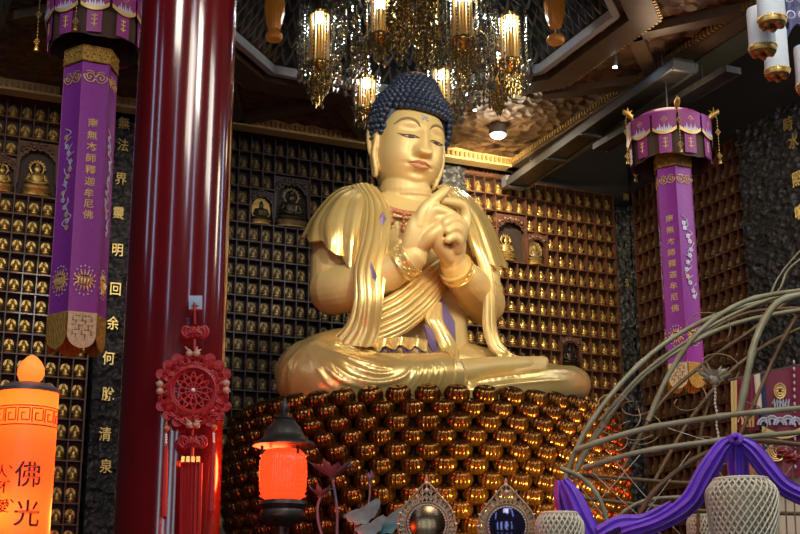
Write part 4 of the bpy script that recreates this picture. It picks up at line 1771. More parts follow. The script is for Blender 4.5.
def put_cyl(ch, px, py, size):
    vs, fs = glyph(ch)
    p = oncyl(px, py, r0)
    t = math.atan2(p.x - pc.x, -(p.y - YC))
    wr.add([V3((pc.x + math.sin(t + v.x * size / r0) * (r0 * 1.003 + v.z * .1), YC - math.cos(t + v.x * size / r0) * (r0 * 1.003 + v.z * .1), p.z + v.y * size)) for v in vs], fs)


put_cyl('佛', 28, 474, .165)
put_cyl('光', 27, 513, .165)
for ch, x, y in (('人', 2, 471), ('不', 4, 487), ('愛', 3, 506), ('、', 11, 467), ('、', 12, 501)):
    put_cyl(ch, x, y, .085)
wr.obj('lettering', M_ink, k, smooth=False)

# ------------------------------------------------------------------ red knot ornament on the column
YK = 11.44
sK = YK / FPX


def K(px, py, d=0.0):
    p = at(px, py, YK)
    return p + V3((0, -d, 0))


k = thing('knot_ornament', 'round red knotted-cord ornament with long tassels hung on the red column', 'knot ornament', K(194, 300))
b = MB()
b.box(K(195.5, 302.5, -.015), (.115, .05, .125))
b.obj('adhesive_plate', M_plateblue, k, smooth=False)
b = MB()
b.box(K(195.5, 302, .02), (.065, .02, .075))
b.limb([K(195.5, 303, .02), K(195.5, 306, .06), K(195.5, 304, .08)], .014, 8)
b.obj('hook', M_plateblue, k)


def cord(mb, pts, r=.012, n=None, closed=False):
    P = [K(*p) for p in pts]
    mb.tube(crom(P, n or len(P) * 5), r, 6)


def knot(mb, cx, cy, s, r=.013, d=.02):
    for i in range(-3, 4):
        o = i * s * .2
        ww = s * (1 - abs(i) * .18)
        cord(mb, [(cx + o - ww * .55, cy - o * .9 - ww * .3 + s * .1, d), (cx + o * .6, cy - o * .2, d + .02 * (i % 2)), (cx + o + ww * .35, cy + ww * .55 - o * .4, d)], r, 8)
        cord(mb, [(cx + o + ww * .55, cy + o * .9 - ww * .3 + s * .1, d + .01), (cx + o * .6, cy + o * .2, d + .02 * ((i + 1) % 2)), (cx + o - ww * .35, cy + ww * .55 + o * .4, d)], r, 8)
    for sg in (-1, 1):
        for j in (1.0, .75):
            cord(mb, [(cx + sg * s * .3, cy - s * .25, d), (cx + sg * s * 1.15 * j, cy - s * .55 * j, d), (cx + sg * s * 1.45 * j, cy + s * .1, d), (cx + sg * s * 1.0 * j, cy + s * .6 * j, d), (cx + sg * s * .3, cy + s * .4, d)], r, 18)


b = MB()
for q, r in (([(195.5, 306, .06), (195.5, 314, .05), (195.5, 325, .03)], .012), ([(195, 340, .03), (195, 350, .03)], .014), ([(193, 428, .03), (193, 436, .03)], .014), ([(193, 448, .03), (192.5, 458, .03)], .016)):
    b = MB()
    cord(b, q, r)
    b.obj('hanging_cord', M_redcord, k)
b = MB()
knot(b, 195.5, 332, 9)
b.obj('upper_knot', M_redcord, k)
b = MB()
knot(b, 193, 442, 9.5)
b.obj('lower_knot', M_redcord, k)
# wreath of looped cord
b = MB()
CX, CY = 194, 391
for rr, dd in ((20.5, .03), (22.5, .05), (24.5, .04), (27, .03)):
    b.tube([K(CX + rr * math.cos(t), CY + rr * math.sin(t), dd) for t in np.linspace(0, 2 * PI, 61)], .014, 6)
for i in range(24):
    t = 2 * PI * i / 24
    c = (CX + 29 * math.cos(t), CY + 28.5 * math.sin(t))
    rad = 6.2 if i % 2 else 5.0
    for q in (0, 1):
        b.tube([K(c[0] + (rad - 2 * q) * math.cos(s), c[1] + (rad - 2 * q) * math.sin(s), .04 + .012 * math.sin(3 * s + i)) for s in np.linspace(0, 2 * PI, 17)], .013, 5)
for i in range(20):
    t = 2 * PI * (i + .5) / 20
    if abs(math.sin(2 * t)) < .35:
        continue
    c = (CX + 36 * math.cos(t), CY + 35 * math.sin(t))
    for q in (0, 1.8, 3.2):
        b.tube([K(c[0] + (4.6 - q) * math.cos(s), c[1] + (4.6 - q) * math.sin(s), .03) for s in np.linspace(0, 2 * PI, 15)], .012, 5)
b.obj('knotted_wreath', M_redcord, k)
b = MB()
for i in range(12):
    t = 2 * PI * i / 12
    for j in (-1, 1):
        cord(b, [(CX, CY, .02), (CX + 7 * math.cos(t + .28 * j), CY + 7 * math.sin(t + .28 * j), .03), (CX + 13 * math.cos(t + .2 * j), CY + 13 * math.sin(t + .2 * j), .03),
                 (CX + 20 * math.cos(t), CY + 20 * math.sin(t), .03)], .0065, 12)
for rr in (8, 14):
    b.tube([K(CX + rr * math.cos(t), CY + rr * math.sin(t), .03) for t in np.linspace(0, 2 * PI, 41)], .007, 5)
b.obj('cord_web', M_redcord, k)
MB().ball(K(CX, CY, .04), .02, 10, 8).obj('centre_bead', M_pearl, k)
for cx, cy in ((194, 355), (194, 426), (161, 389), (227, 388)):
    v = 1 if cx == 194 else 0
    for sg in (-1, 1):
        b = MB()
        px, py = cx + sg * 3.6 * v, cy + sg * 3.6 * (1 - v)
        b.ball(K(px, py, .06), (.034, .03, .034), 10, 8)
        b.ball(K(px + (0 if v else -sg * .6), py - 2.5 * v, .07), (.02, .02, .018), 8, 5)
        for q in (-1, 1):
            b.tube([K(px, py - 2, .06), K(px + sg * 2.5 + q * 2, py - 6 * v + q * 1.5, .05)], [.013, .004], 5)
        b.obj('charm_bead', M_bead, k, label='glazed brown and gold bead')
for cx, y0, y1 in ((167, 424, 517), (214.5, 423, 512)):
    b = MB()
    cord(b, [(cx, y0 - 6, .03), (cx, y0 + 22, .03)], .006, 6)
    b.ball(K(cx, y0 + 5, .03), .029, 12, 8)
    b.obj('bead_drop', M_lip, k)
    b = MB()
    for q in range(4):
        b.ball(K(cx - .3, y0 + 11.5 + 2.5 * q, .03), .013, 8, 5)
    b.obj('pearl_drop', M_pearl, k)
    b = MB()
    a, c = K(cx - .5, y0 + 22, .03), K(cx - 3, y1, .03)
    b.lathe([(.016, 0), (.022, -.05), (.026, -.4), (.028, -(a - c).length), (.004, -(a - c).length - .005)][::-1], a, 14, ax=(V3((1, 0, 0)), V3((0, 1, 0)), (a - c).normalized()), rib=lambda t, i: 1 + .06 * math.cos(t * 7))
    b.obj('side_tassel', M_redtass, k)
b = MB()
g = [[K(181.5 + 21 * i / 16 - .6 * j, 463 + 26 * j, .03 + .012 * math.cos(i * 2.2)) for j in range(5)] for i in range(17)]
b.sheet(g, .03, V3((0, -1, 0)))
b.obj('wide_tassel', M_redtass, k)
b = MB()
for x in (184, 189, 194, 199):
    MB().box(K(x, 460, .05), (.03, .02, .05)).obj('gold_clasp', M_bowl, k, smooth=False)


# ------------------------------------------------------------------ red glass lamp on a post
YP = 11.2
sP = YP / FPX
p = at(283, 480, YP)
zof = lambda y: at(283, y, YP).z
k = thing('post_lamp', 'black iron post lamp with glowing red barrel glass before the lotus throne', 'post lamp', (p.x, YP, 0))
c = (p.x, YP, 0)
b = MB()
zs = [zof(y) for y in (446, 442.5, 439.5, 434, 427, 422.5, 420.5, 419, 417, 413, 409, 404, 398.5)]
rs_ = [31, 29.5, 22, 19.5, 16, 12, 10.5, 11.5, 7, 4, 5.5, 3, .8]
b.lathe([(r * sP, z) for r, z in zip(rs_, zs)], c, 40, rib=lambda t, i: 1 + (.02 * math.cos(t * 8) if i < 4 else 0))
b.obj('lamp_hood', M_black, k)
b = MB()
zs = [zof(y) for y in (500, 497, 488, 474, 462, 454, 450)]
b.lathe([(r * sP, z) for r, z in zip((17, 21, 23, 23.8, 23.2, 21, 17), zs)], c, 48, rib=lambda t, i: 1 + .008 * math.cos(t * 16))
gl = b.obj('glass_globe', M_glassred, k)
b = MB()
for y in np.linspace(456, 496, 9):
    b.tube([V3((p.x + math.cos(t) * sP * (23.9 - abs(y - 475) * .045), YP + math.sin(t) * sP * (23.9 - abs(y - 475) * .045), zof(y))) for t in np.linspace(0, 2 * PI, 49)], .0035, 4)
b.obj('glass_rings', M_glassred, gl)
b = MB()
zs = [zof(y) for y in (534, 527, 523, 519, 515, 510, 505, 501, 499)]
b.lathe([(r * sP, z) for r, z in zip((6, 7, 16, 22, 23, 21, 24, 22, 12), zs)], c, 40)
b.obj('lamp_cup', M_black, k)
MB().lathe([(.25, 0), (.26, .08), (.12, .16), (.06, .3), (.055, zof(534) + .01)], c, 24).obj('post', M_black, k)
b = MB()
for t in (.6, 2.2, 3.8, 5.4):
    q = V3((p.x + math.cos(t) * 25 * sP, YP + math.sin(t) * 25 * sP, 0))
    b.tube([q + Z * zof(448), q + Z * zof(456)], .012, 6)
b.obj('hood_clip', M_black, k)
P_LAMP = V3((p.x, YP, zof(474)))

# ------------------------------------------------------------------ metal lotus stems before the throne
YLt = 13.7


def stem(label, name, pts, r=.014, head=None, cat='metal lotus'):
    global YLt
    YLt -= .22
    P = [at(a, b, YLt) for a, b in pts]
    root = thing(name, label, cat, (P[0].x, YLt, 0), 'metal lotus stems before the throne')
    foot = V3((P[0].x, YLt, .02))
    b = MB()
    b.tube([foot] + crom(P, 14), r, 8)
    b.obj('stalk', M_lotm, root)
    MB().lathe([(.09, 0), (.1, .02), (.03, .05), (.015, .07)], foot - Z * .02, 16).obj('foot', M_lotm, root)
    return root, P[-1]


def petals(root, c, s, n, openk, mt):
    for k_ in range(n):
        a = 2 * PI * k_ / n
        o = V3((math.cos(a), math.sin(a) * .8, 0))
        tip = c + o * (s * openk) + Z * (s * (1.0 - .35 * openk) * (1 if k_ % 2 else .8))
        mid = c + o * (s * .45 * openk + s * .15) + Z * s * .38
        MB().limb(crom([c, mid, tip], 7), [.02, s * .16, s * .21, s * .2, s * .15, s * .08, .008], 8, flat=.25, up=o).obj('petal', mt, root)


root, e = stem('blue-grey metal lotus flower, fully open, just right of the red glass lamp', 'metal_lotus', [(337, 536), (337, 510), (334, 488), (332, 478)])
petals(root, e, .26, 10, .95, M_lotm)
root, e = stem('metal lotus blossom drooping low beside the red glass lamp', 'metal_lotus', [(322, 536), (318, 520), (318, 505), (321, 497)])
petals(root, e, .17, 7, .8, M_lotm)
root, e = stem('closed metal lotus bud on a tall thin stem', 'metal_lotus', [(368, 536), (368, 515), (370, 490), (370, 482)], .010)
petals(root, e, .12, 6, .25, M_lotm)
for pts, cx, cy, s, lab in (([(355, 536), (357, 520), (362, 508)], 362, 500, 1.0, 'tilted verdigris lotus leaf leaning left of the thin bud stem'),
                            ([(383, 536), (384, 524), (387, 517)], 388, 514, 1.0, 'wide verdigris lotus leaf just left of the filigree mirror'),
                            ([(366, 536), (368, 528), (370, 523)], 370, 522, .8, 'low verdigris lotus leaf at the foot of the thin bud stem')):
    root, e = stem(lab, 'metal_lotus', pts)
    b = MB()
    g = []
    for i in range(25):
        t = 2 * PI * i / 24
        g.append([e + V3((math.cos(t) * .18 * s * q, math.sin(t) * .16 * s * q, s * (.05 * q * math.sin(t * 2 + 1) + .10 * q * math.cos(t - .8) - .05 * q * q + .012 * math.cos(t * 12) * q))) for q in (0.02, .35, .7, 1)])
    b.sheet(g, .008, Z)
    b.obj('leaf', M_leafm, root)

# ------------------------------------------------------------------ filigree mirror frames
YM = 11.6
sM = YM / FPX
for cx, cy, lab, gem in ((427, 524, 'flame-shaped filigree mirror frame reflecting amber light, left of its pair', True), (507, 526, 'flame-shaped filigree mirror frame with a dark glass, right of its pair', False)):
    c = at(cx, cy, YM)
    root = thing('filigree_mirror', lab, 'mirror', (c.x, YM, 0), 'pair of filigree mirrors on the altar')
    X = V3((1, 0, 0))
    out = []
    for t in np.linspace(-.5 * PI, 1.5 * PI, 65):
        r = 29 if math.sin(t) < 0 else 28
        q = max(0, math.sin(t)) ** 9
        x, y = r * math.cos(t), r * math.sin(t) + 12 * q
        x *= 1 - .25 * q
        out.append((x * sM, y * sM))
    inn = [(19 * sM * math.cos(t), 19 * sM * math.sin(t)) for t in np.linspace(-.5 * PI, 1.5 * PI, 65)]
    b = MB()
    for q in (out, inn, [(x * 1.12, y * 1.12) for x, y in inn]):
        b.tube([c + X * x + Z * y for x, y in q], .009, 6)
    rr = random.Random(cx)
    for i in range(0, 64, 2):
        o, n_ = V3((out[i][0], 0, out[i][1])), V3((inn[i][0], 0, inn[i][1])) * 1.12
        for f in (.25, .6):
            m_ = c + n_ + (o - n_) * f
            b.tube([m_ + X * (.022 * math.cos(s) * (1 - s * .09)) + Z * (.022 * math.sin(s) * (1 - s * .09)) for s in np.linspace(0, 7, 12)], .0055, 5)
        b.tube([c + n_, c + o], .005, 4)
        if i % 4 == 0:
            b.limb([c + o, c + o * 1.08], [.016, .008], 6)
    b.limb([c + Z * 41 * sM, c + Z * 46 * sM], [.02, .01], 8)
    b.obj('filigree_frame', M_filig, root)
    MB().lathe([(17.5 * sM, 0), (18.5 * sM, .008), (17.5 * sM, .016), (.01, .017)], c + V3((0, .01, 0)), 40, ax=(X, Z, V3((0, -1, 0)))).obj('glass', M_mirror if gem else mat('dark_mirror', (.05, .05, .12), .08, .8), root)
    b = MB()
    for i in range(40):
        t = 2 * PI * i / 40
        b.ball(c + X * (18.6 * sM * math.cos(t)) + Z * (18.6 * sM * math.sin(t)) - V3((0, .012, 0)), .008, 6, 4)
    b.obj('beaded_rim', M_silver, root)
    for x, y, col in ((0, 33, M_pearl), (0, 40, M_pearl)):
        MB().ball(c + X * x * sM + Z * y * sM - V3((0, .015, 0)), .016, 8, 6).obj('gem', col, root)
    MB().lathe([(.16, 0), (.17, .05), (.05, .1), (.03, .3), (.03, c.z - 27 * sM)], (c.x, YM + .02, 0), 20).obj('stand', M_black, root)
# ------------------------------------------------------------------ crystal chandelier under the dome
ch = thing('crystal_chandelier', 'great crystal chandelier of lit glass-rod pendants hanging above the statue\'s head', 'chandelier', (at(415, 20, 17.6).x, 17.6, 11.6))
CH_LIGHTS = []
chx = BASE[ch]
MB().lathe([(.35, 12.6), (.4, 12.5), (.12, 12.4), (.06, 11.7), (.2, 11.6), (.25, 11.5), (.05, 11.4)], (chx.x, chx.y, 0), 24).obj('stem', M_bowl, ch)
rr = random.Random(4)


def octa(mb, p, r, h):
    mb.add([p + V3((r, 0, 0)), p + V3((0, r, 0)), p - V3((r, 0, 0)), p - V3((0, r, 0)), p + Z * h, p - Z * h],
           [(0, 1, 4), (1, 2, 4), (2, 3, 4), (3, 0, 4), (1, 0, 5), (2, 1, 5), (3, 2, 5), (0, 3, 5)])


def strand(mb, p, n, r, step, drop=True):
    for i in range(n):
        octa(mb, p - Z * (step * i), r * (.8 + .4 * rr.random()), step * .5)
    if drop:
        octa(mb, p - Z * (step * n + r), r * 1.7, step * 1.1)


for px, y0, y1, yb, yt, wd, Y in ((320, 17, 64, 72, 108, 20, 17.3), (381, 2, 36, 46, 64, 20, 17.9), (462, -6, 40, 50, 88, 21, 17.4), (510, 20, 62, 74, 96, 21, 17.3),
                                  (441, 73, 106, 116, 128, 17, 18.0), (367, 82, 110, 121, 130, 17, 18.0), (497, 52, 84, 95, 114, 15, 18.1), (318, 58, 80, 92, 104, 13, 17.9)):
    k = Y / FPX * 1.08
    top, low = at(px, y0, Y), at(px, y1, Y)
    c = V3((top.x, Y, 0))
    r = wd * k / 2
    cap = MB()
    cap.lathe([(r * .5, top.z + .10), (r * .9, top.z + .07), (r * .8, top.z + .03), (r * .3, top.z + .02)][::-1], c, 20)
    cap.tube([c + Z * (top.z + .08), c + Z * 11.9, V3((chx.x, chx.y, 12.1))], .014, 6)
    pend = cap.obj('pendant', M_bowl, ch)
    MB().ball(c + Z * (top.z - .03), (.075 * wd / 20, .075 * wd / 20, .085 * wd / 20), 14, 10).obj('bulb', M_bulb, pend)
    rods = MB()
    for i in range(18):
        t = 2 * PI * i / 18
        q = c + V3((math.cos(t) * r * .92, math.sin(t) * r * .92, 0))
        rods.tube([q + Z * (top.z + .02), q + Z * low.z], .014, 6)
    rods.obj('glass_rods', M_rod, pend)
    core = MB()
    core.lathe([(r * .22, low.z), (r * .3, low.z + .05), (r * .22, top.z - .12)], c, 12)
    core.obj('inner_tube', M_rod, pend)
    zb_ = at(px, yb, Y).z
    b = MB()
    b.lathe([(.01, zb_), (r * .5, zb_ + .015), (r * .95, low.z - .05), (r * 1.15, low.z), (r * 1.1, low.z + .02), (r * .5, low.z + .01)], c, 24, rib=lambda t, i: 1 + .05 * math.cos(t * 12))
    b.obj('brass_bowl', M_bowl, pend)
    zt_ = at(px, yt, Y).z
    b = MB()
    for q, n in ((1.15, 14), (.75, 10), (.35, 6)):
        for i in range(n):
            t = 2 * PI * (i + rr.random() * .4) / n
            p = c + V3((math.cos(t) * r * q, math.sin(t) * r * q, 0))
            z0 = low.z - .02 if q > 1 else zb_ + .04
            L = (z0 - zt_) * (.45 + .55 * (1.2 - q)) * (.8 + .3 * rr.random())
            nn = max(2, int(L / .055))
            strand(b, p + Z * z0, nn, .014, .055)
    b.obj('crystal_fringe', M_crystalg, pend, smooth=False, kind='stuff')
    b = MB()
    for i in range(9):
        t = 2 * PI * (i + rr.random() * .5) / 9
        p = c + V3((math.cos(t) * r * 1.55, math.sin(t) * r * 1.55, 0))
        strand(b, p + Z * (top.z + .10), int((top.z - zb_ + .1) / .06), .015, .06)
    b.obj('crystal_strands', M_crystal, pend, smooth=False, kind='stuff')
    CH_LIGHTS.append((c + Z * (top.z - .16), wd / 20))
# sprays of cut crystal between the pendants
for px, y0, y1, w, Y, m in ((415, -8, 58, 26, 17.5, M_crystalg), (346, 5, 92, 18, 17.8, M_crystal), (360, 40, 100, 10, 18.1, M_crystal), (440, -5, 66, 16, 17.9, M_crystal),
                            (478, 30, 102, 18, 17.9, M_crystal), (400, -5, 42, 14, 17.2, M_crystalg), (486, -8, 70, 14, 17.4, M_crystal), (522, 30, 88, 10, 18.0, M_crystal),
                            (334, -8, 60, 12, 17.5, M_crystal), (456, 60, 120, 9, 18.1, M_crystal), (305, 10, 80, 8, 17.6, M_crystal), (428, 0, 64, 14, 17.8, M_crystalg)):
    k = Y / FPX
    b = MB()
    top, low = at(px, y0, Y), at(px, y1, Y)
    H_ = top.z - low.z
    b.tube([V3((top.x, Y, low.z + .1)), V3((top.x, Y, top.z + .4)), V3((chx.x, chx.y, 12.0))], .010, 5)
    for tier in range(5):
        zt_ = top.z - H_ * tier / 5.2
        rad = w * k * (.55 + .45 * math.sin(PI * (tier + .8) / 5.6))
        n = 9 + tier % 2 * 3
        for i in range(n):
            t = 2 * PI * (i + rr.random()) / n
            q = V3((top.x + math.cos(t) * rad, Y + math.sin(t) * rad * .8, zt_ + .05 * rr.random()))
            strand(b, q, 2 + int(H_ * 2.2 * rr.random() + 1), .019, .06)
            b.tube([V3((top.x, Y, zt_ + .02)), q + Z * .03], .005, 4)
    strand(b, V3((top.x, Y, low.z + .18)), 3, .022, .06)
    b.obj('crystal_spray', m, ch, smooth=False, kind='stuff')


# ------------------------------------------------------------------ amber lanterns in the dome
def amber(px, y0, y1, w, Y, label, ring):
    k = Y / FPX * 1.08
    top, low = at(px, y0, Y), at(px, y1, Y)
    root = thing('amber_lantern', label, 'lantern', V3((top.x, Y, low.z)), 'amber lanterns in the dome')
    c = (top.x, Y, 0)
    h = top.z - low.z
    b = MB()
    b.lathe([(w * k * q, low.z + h * z) for q, z in ((.30, 0), (.36, .1), (.46, .35), (.52, .6), (.50, .8), (.40, .95), (.30, 1.0))], c, 28, rib=lambda t, i: 1 + .02 * math.cos(t * 10))
    b.obj('glass_body', M_amber, root)
    b = MB()
    b.lathe([(w * k * .32, top.z), (w * k * .5, top.z + .03), (w * k * .2, top.z + .12), (.015, top.z + .16)], c, 20)
    b.tube([V3((top.x, Y, top.z + .1)), V3((top.x, Y, 12.9))], .012, 6)
    b.obj('hanger', M_bronze, root)
    zr = at(px, ring, Y).z
    b = MB()
    b.lathe([(w * k * .38, zr), (w * k * .44, zr + .03), (w * k * .44, zr + .07), (w * k * .36, zr + .1), (w * k * .3, zr + .06), (w * k * .3, zr + .02)], c, 28)
    b.lathe([(.012, zr + .05), (.012, low.z + .02)], c, 6)
    b.obj('lower_ring', M_amber, root)
    return V3((top.x, Y, (low.z + top.z) / 2))


P_AMB = [amber(554, -4, 27, 21, 16.8, 'amber glass lantern under the dome, right of the chandelier', 43),
         amber(275, -6, 30, 20, 16.6, 'dim amber glass lantern under the dome beside the red column', 40)]

# ------------------------------------------------------------------ white drum lanterns at the top right
for px, y0, y1, w, Y, lab in ((763, 10, 52, 29, 9.0, 'white drum lantern left of the hanging cluster'), (772.5, -14, 24, 30, 8.7, 'white drum lantern highest in the cluster, cut by the photo\'s top edge'),
                              (777.5, 28, 75, 26, 9.5, 'white drum lantern lowest in the hanging cluster'), (808, 48, 90, 24, 9.2, 'white drum lantern cut by the photo\'s right edge')):
    k = Y / FPX
    top, low = at(px, y0, Y), at(px, y1, Y)
    root = thing('drum_lantern', lab, 'lantern', V3((low.x, Y, low.z)), 'white drum lanterns hanging at the upper right')
    ax = (top - low + V3((-.02, 0, .0)))
    ax = ax.normalized()
    ax = (ax + V3((-.02, -.0, .0))).normalized()
    e1 = V3((0, 1, 0)).cross(ax).normalized()
    AX = (e1, ax.cross(e1), ax)
    r = w * k / 2
    h = (top - low).length
    b = MB()
    b.lathe([(r * .97, .02), (r, .04), (r * .99, h * .5), (r, h - .03), (r * .96, h)], low, 36, ax=AX)
    b.obj('shade', M_paper, root)
    b = MB()
    b.lathe([(r * .3, -.012), (r * .6, -.02), (r * .98, -.005), (r * 1.03, .025), (r * 1.0, .035), (r * .5, .03)], low, 36, ax=AX)
    for i in range(30):
        t = 2 * PI * i / 30
        b.ball(low + AX[0] * (r * 1.01 * math.cos(t)) + AX[1] * (r * 1.01 * math.sin(t)) + ax * .035, .010, 5, 3)
    for i in range(5):
        t = 2 * PI * i / 5
        p = low + AX[0] * (r * .62 * math.cos(t)) + AX[1] * (r * .62 * math.sin(t)) - ax * .02
        b.ball(p, (r * .26, r * .26, .02), 8, 4, AX)
    b.obj('carved_base', M_gilt, root)
    b = MB().lathe([(r * .28, -.025), (.005, -.03)], low, 16, ax=AX)
    b.obj('dark_centre', M_bronze, root)
    b = MB()
    b.lathe([(r * .9, 0), (r * 1.0, .02), (r * .3, .06), (.01, .07)], top, 24, ax=AX)
    b.tube([top + Z * .05, V3((top.x, Y, 14.0))], .008, 6)
    b.obj('hanger', M_black, root)
q = at(796, 14, 9.9)
b = MB()
g = []
for i in range(30):
    t = i / 29
    g.append([q + V3((-.10 + .55 * t, .02 * math.sin(t * 20), .6 - z * (.75 + .06 * math.cos(t * 18)))) for z in (0, .33, .66, 1)])
b.sheet(g, .02, V3((0, -1, 0)))
root = thing('blue_pelmet', 'dark blue patterned cloth hanging behind the white drum lanterns', 'cloth hanging', q)
b.obj('cloth', M_blue, root)
b = MB()
for i in range(5):
    for j in range(4):
        c = q + V3((-.06 + .1 * i, -.05, .42 - .15 * j))
        b.tube([c + V3((.035 * math.cos(t), 0, .035 * math.sin(t))) for t in np.linspace(0, 2 * PI, 9)], .005, 4)
b.obj('pattern', M_silver, root)
MB().tube([q + V3((.1, 0, .55)), V3((q.x + .1, q.y, 14.0))], .01, 6).obj('cord', M_black, root)

# ------------------------------------------------------------------ bamboo cage
YB = 9.6
bam = thing('bamboo_cage', 'domed cage of bent bamboo poles and hoops at the right', 'bamboo frame', (at(700, 500, YB).x, YB, 0))


def pole(pts, r, m=M_bamboo, foot=False, n=30, name='bamboo_pole', knots=True):
    """pts: (px, py, depth offset)"""
    if pts[-1][0] == 830:
        q, e_ = pts[-2], pts[-1]
        k_ = 95 / (e_[0] - q[0])
        pts = list(pts) + [(925, e_[1] + (e_[1] - q[1]) * k_ + 8, (e_[2] if len(e_) > 2 else 0) + .15)]
    P = crom([at(p[0], p[1], YB + (p[2] if len(p) > 2 else 0)) for p in pts], n)
    if foot:
        P = [V3((P[0].x, P[0].y, 0.0)), V3((P[0].x, P[0].y, P[0].z * .6))] + P
    R = []
    for i in range(len(P)):
        R.append(r * .85 * (1 + (.22 if knots and i % 5 == 2 else 0)))
    return MB().tube(P, R, 10).obj(name, m, bam)


pole([(566, 474, -.1), (586, 430, -.1), (622, 382, 0), (668, 341, .1), (722, 313, .2), (775, 300, .3), (830, 296, .4)], .022, foot=True)
pole([(572, 478, .05), (594, 440, .1), (633, 386, .2), (680, 350, .3), (740, 322, .4), (830, 306, .6)], .020)
pole([(578, 462, .2), (612, 408, .3), (650, 368, .4), (700, 336, .5), (752, 312, .6), (830, 309, .7)], .018, M_bambb)
pole([(601, 420, .1), (640, 376, .0), (684, 343, -.1), (730, 316, -.1), (780, 296, .0), (830, 286, .1)], .016)
pole([(648, 421, -.3), (668, 376, -.3), (697, 334, -.3), (735, 306, -.2), (775, 294, -.1), (830, 290, 0)], .022)
pole([(740, 412, -.45), (749, 368, -.45), (757, 336, -.4), (775, 305, -.3), (800, 295, -.2), (830, 294, -.1)], .030)
pole([(622, 470, .5), (660, 404, .6), (706, 362, .7), (752, 330, .8), (790, 300, .8), (830, 280, .9)], .018, M_bambb)
pole([(655, 480, .6), (690, 420, .7), (730, 372, .8), (775, 340, .9), (830, 318, 1.0)], .018, M_bambb)
pole([(738, 440, .7), (760, 390, .7), (778, 350, .7), (800, 310, .7)], .018, M_bambb)
pole([(575, 450, -.15), (640, 430, -.35), (716, 417, -.5), (770, 411, -.5), (830, 407, -.4)], .024)
pole([(584, 468, -.2), (640, 452, -.4), (714, 441, -.5), (770, 435, -.5), (830, 431, -.4)], .022)
pole([(575, 474, .2), (640, 480, .4), (720, 485, .5), (830, 489, .5)], .018, M_bambb)
pole([(580, 498, .2), (650, 506, .4), (720, 512, .5), (830, 515, .5)], .018, M_bambb)
pole([(628, 540, -.2), (652, 494, -.3), (690, 462, -.35), (725, 446, -.4), (762, 441, -.4), (830, 450, -.3)], .020, M_bambb, foot=True)
pole([(560, 468, -.1), (582, 478, -.15), (600, 500, -.2), (612, 540, -.2)], .020)
pole([(600, 540, .3), (626, 510, .3), (660, 498, .3), (720, 500, .2), (760, 510, .2)], .016)
pole([(698, 540, .8), (700, 440, .8), (716, 380, .8)], .016, M_bambb, foot=True)
pole([(760, 306, .5), (779, 290, .4), (788, 270, .4), (806, 255, .4)], .010, n=14)
pole([(766, 306, .5), (777, 280, .5), (790, 262, .5), (806, 245, .5)], .009, n=14)
rr = random.Random(11)
for i in range(16):
    cx, cy = rr.uniform(600, 795), rr.uniform(300, 470)
    if cx < 650 and cy < 380:
        cy += 60
    a0, s = rr.uniform(0, 6), rr.uniform(9, 24)
    pts = [(cx + s * (1 - t * .07) * math.cos(a0 + t) * 1.2, cy + s * (1 - t * .07) * math.sin(a0 + t) * .8 + t * 2, rr.uniform(-.1, .3)) for t in np.linspace(0, rr.uniform(3.2, 5.6), 7)]
    pole(pts, .0055, M_vine, n=22, name='vine_tendril', knots=False)
for a, b in (((590, 470), (668, 540)), ((606, 450), (690, 545)), ((575, 480), (630, 545)), ((640, 455), (560, 540)), ((690, 452), (620, 545)), ((668, 428), (740, 447)), ((770, 470), (820, 520)), ((800, 455), (760, 505))):
    pole([(*a, -.1), ((a[0] + b[0]) / 2, (a[1] + b[1]) / 2 + 2, -.1), (*b, -.1)], .004, M_string, n=6, name='string', knots=False)

# dried lotus flower tied to the cage
p = at(714, 380, YB - .5)
root = thing('dried_lotus', 'pale dried lotus seed flower tied to the bamboo, hanging head up by the velvet banner', 'dried flower', p)
b = MB()
for i in range(26):
    t = 2 * PI * i / 26 * 3
    o = V3((math.cos(t), math.sin(t) * .6, .3 + .5 * math.sin(i * 1.7)))
    L = .08 + .05 * rr.random()
    b.limb(crom([p, p + o * L * .6 + Z * .02, p + o * L + Z * .05 * rr.random()], 5), [.006, .014, .017, .010, .003], 6, flat=.4)
b.ball(p, .04, 10, 6)
b.obj('seed_head', M_dried, root)
b = MB()
z0 = p - Z * .04
for i in range(22):
    b.ball(z0 - Z * (.026 * i) + V3((.004 * math.sin(i), 0, 0)), (.010, .010, .015), 6, 4)
b.obj('bead_string', M_string, root)

# ------------------------------------------------------------------ violet cloth swags


def swag(label, pts, wd, folds, name='violet_swag'):
    """pts: (px, py, depth, half width px)"""
    g = []
    P = crom(pts, 40)
    for j, (x, y, d, hw) in enumerate(P):
        a, b_ = P[min(j + 1, 39)], P[max(j - 1, 0)]
        tx, ty = a[0] - b_[0], a[1] - b_[1]
        L = math.hypot(tx, ty) or 1
        nx, ny = -ty / L, tx / L
        row = []
        for i in range(25):
            u = i / 24 * 2 - 1
            row.append(at(x + nx * u * hw, y + ny * u * hw, YB + d + .026 * math.cos(u * PI * folds + j * .06 + .8 * math.sin(j * .15)) + .09 * u * u))
        g.append(row)
    return MB().sheet(g, .008, V3((0, -1, 0))).obj(name, M_violet, label=label, cat='cloth swag', group='violet cloth tied over the bamboo')


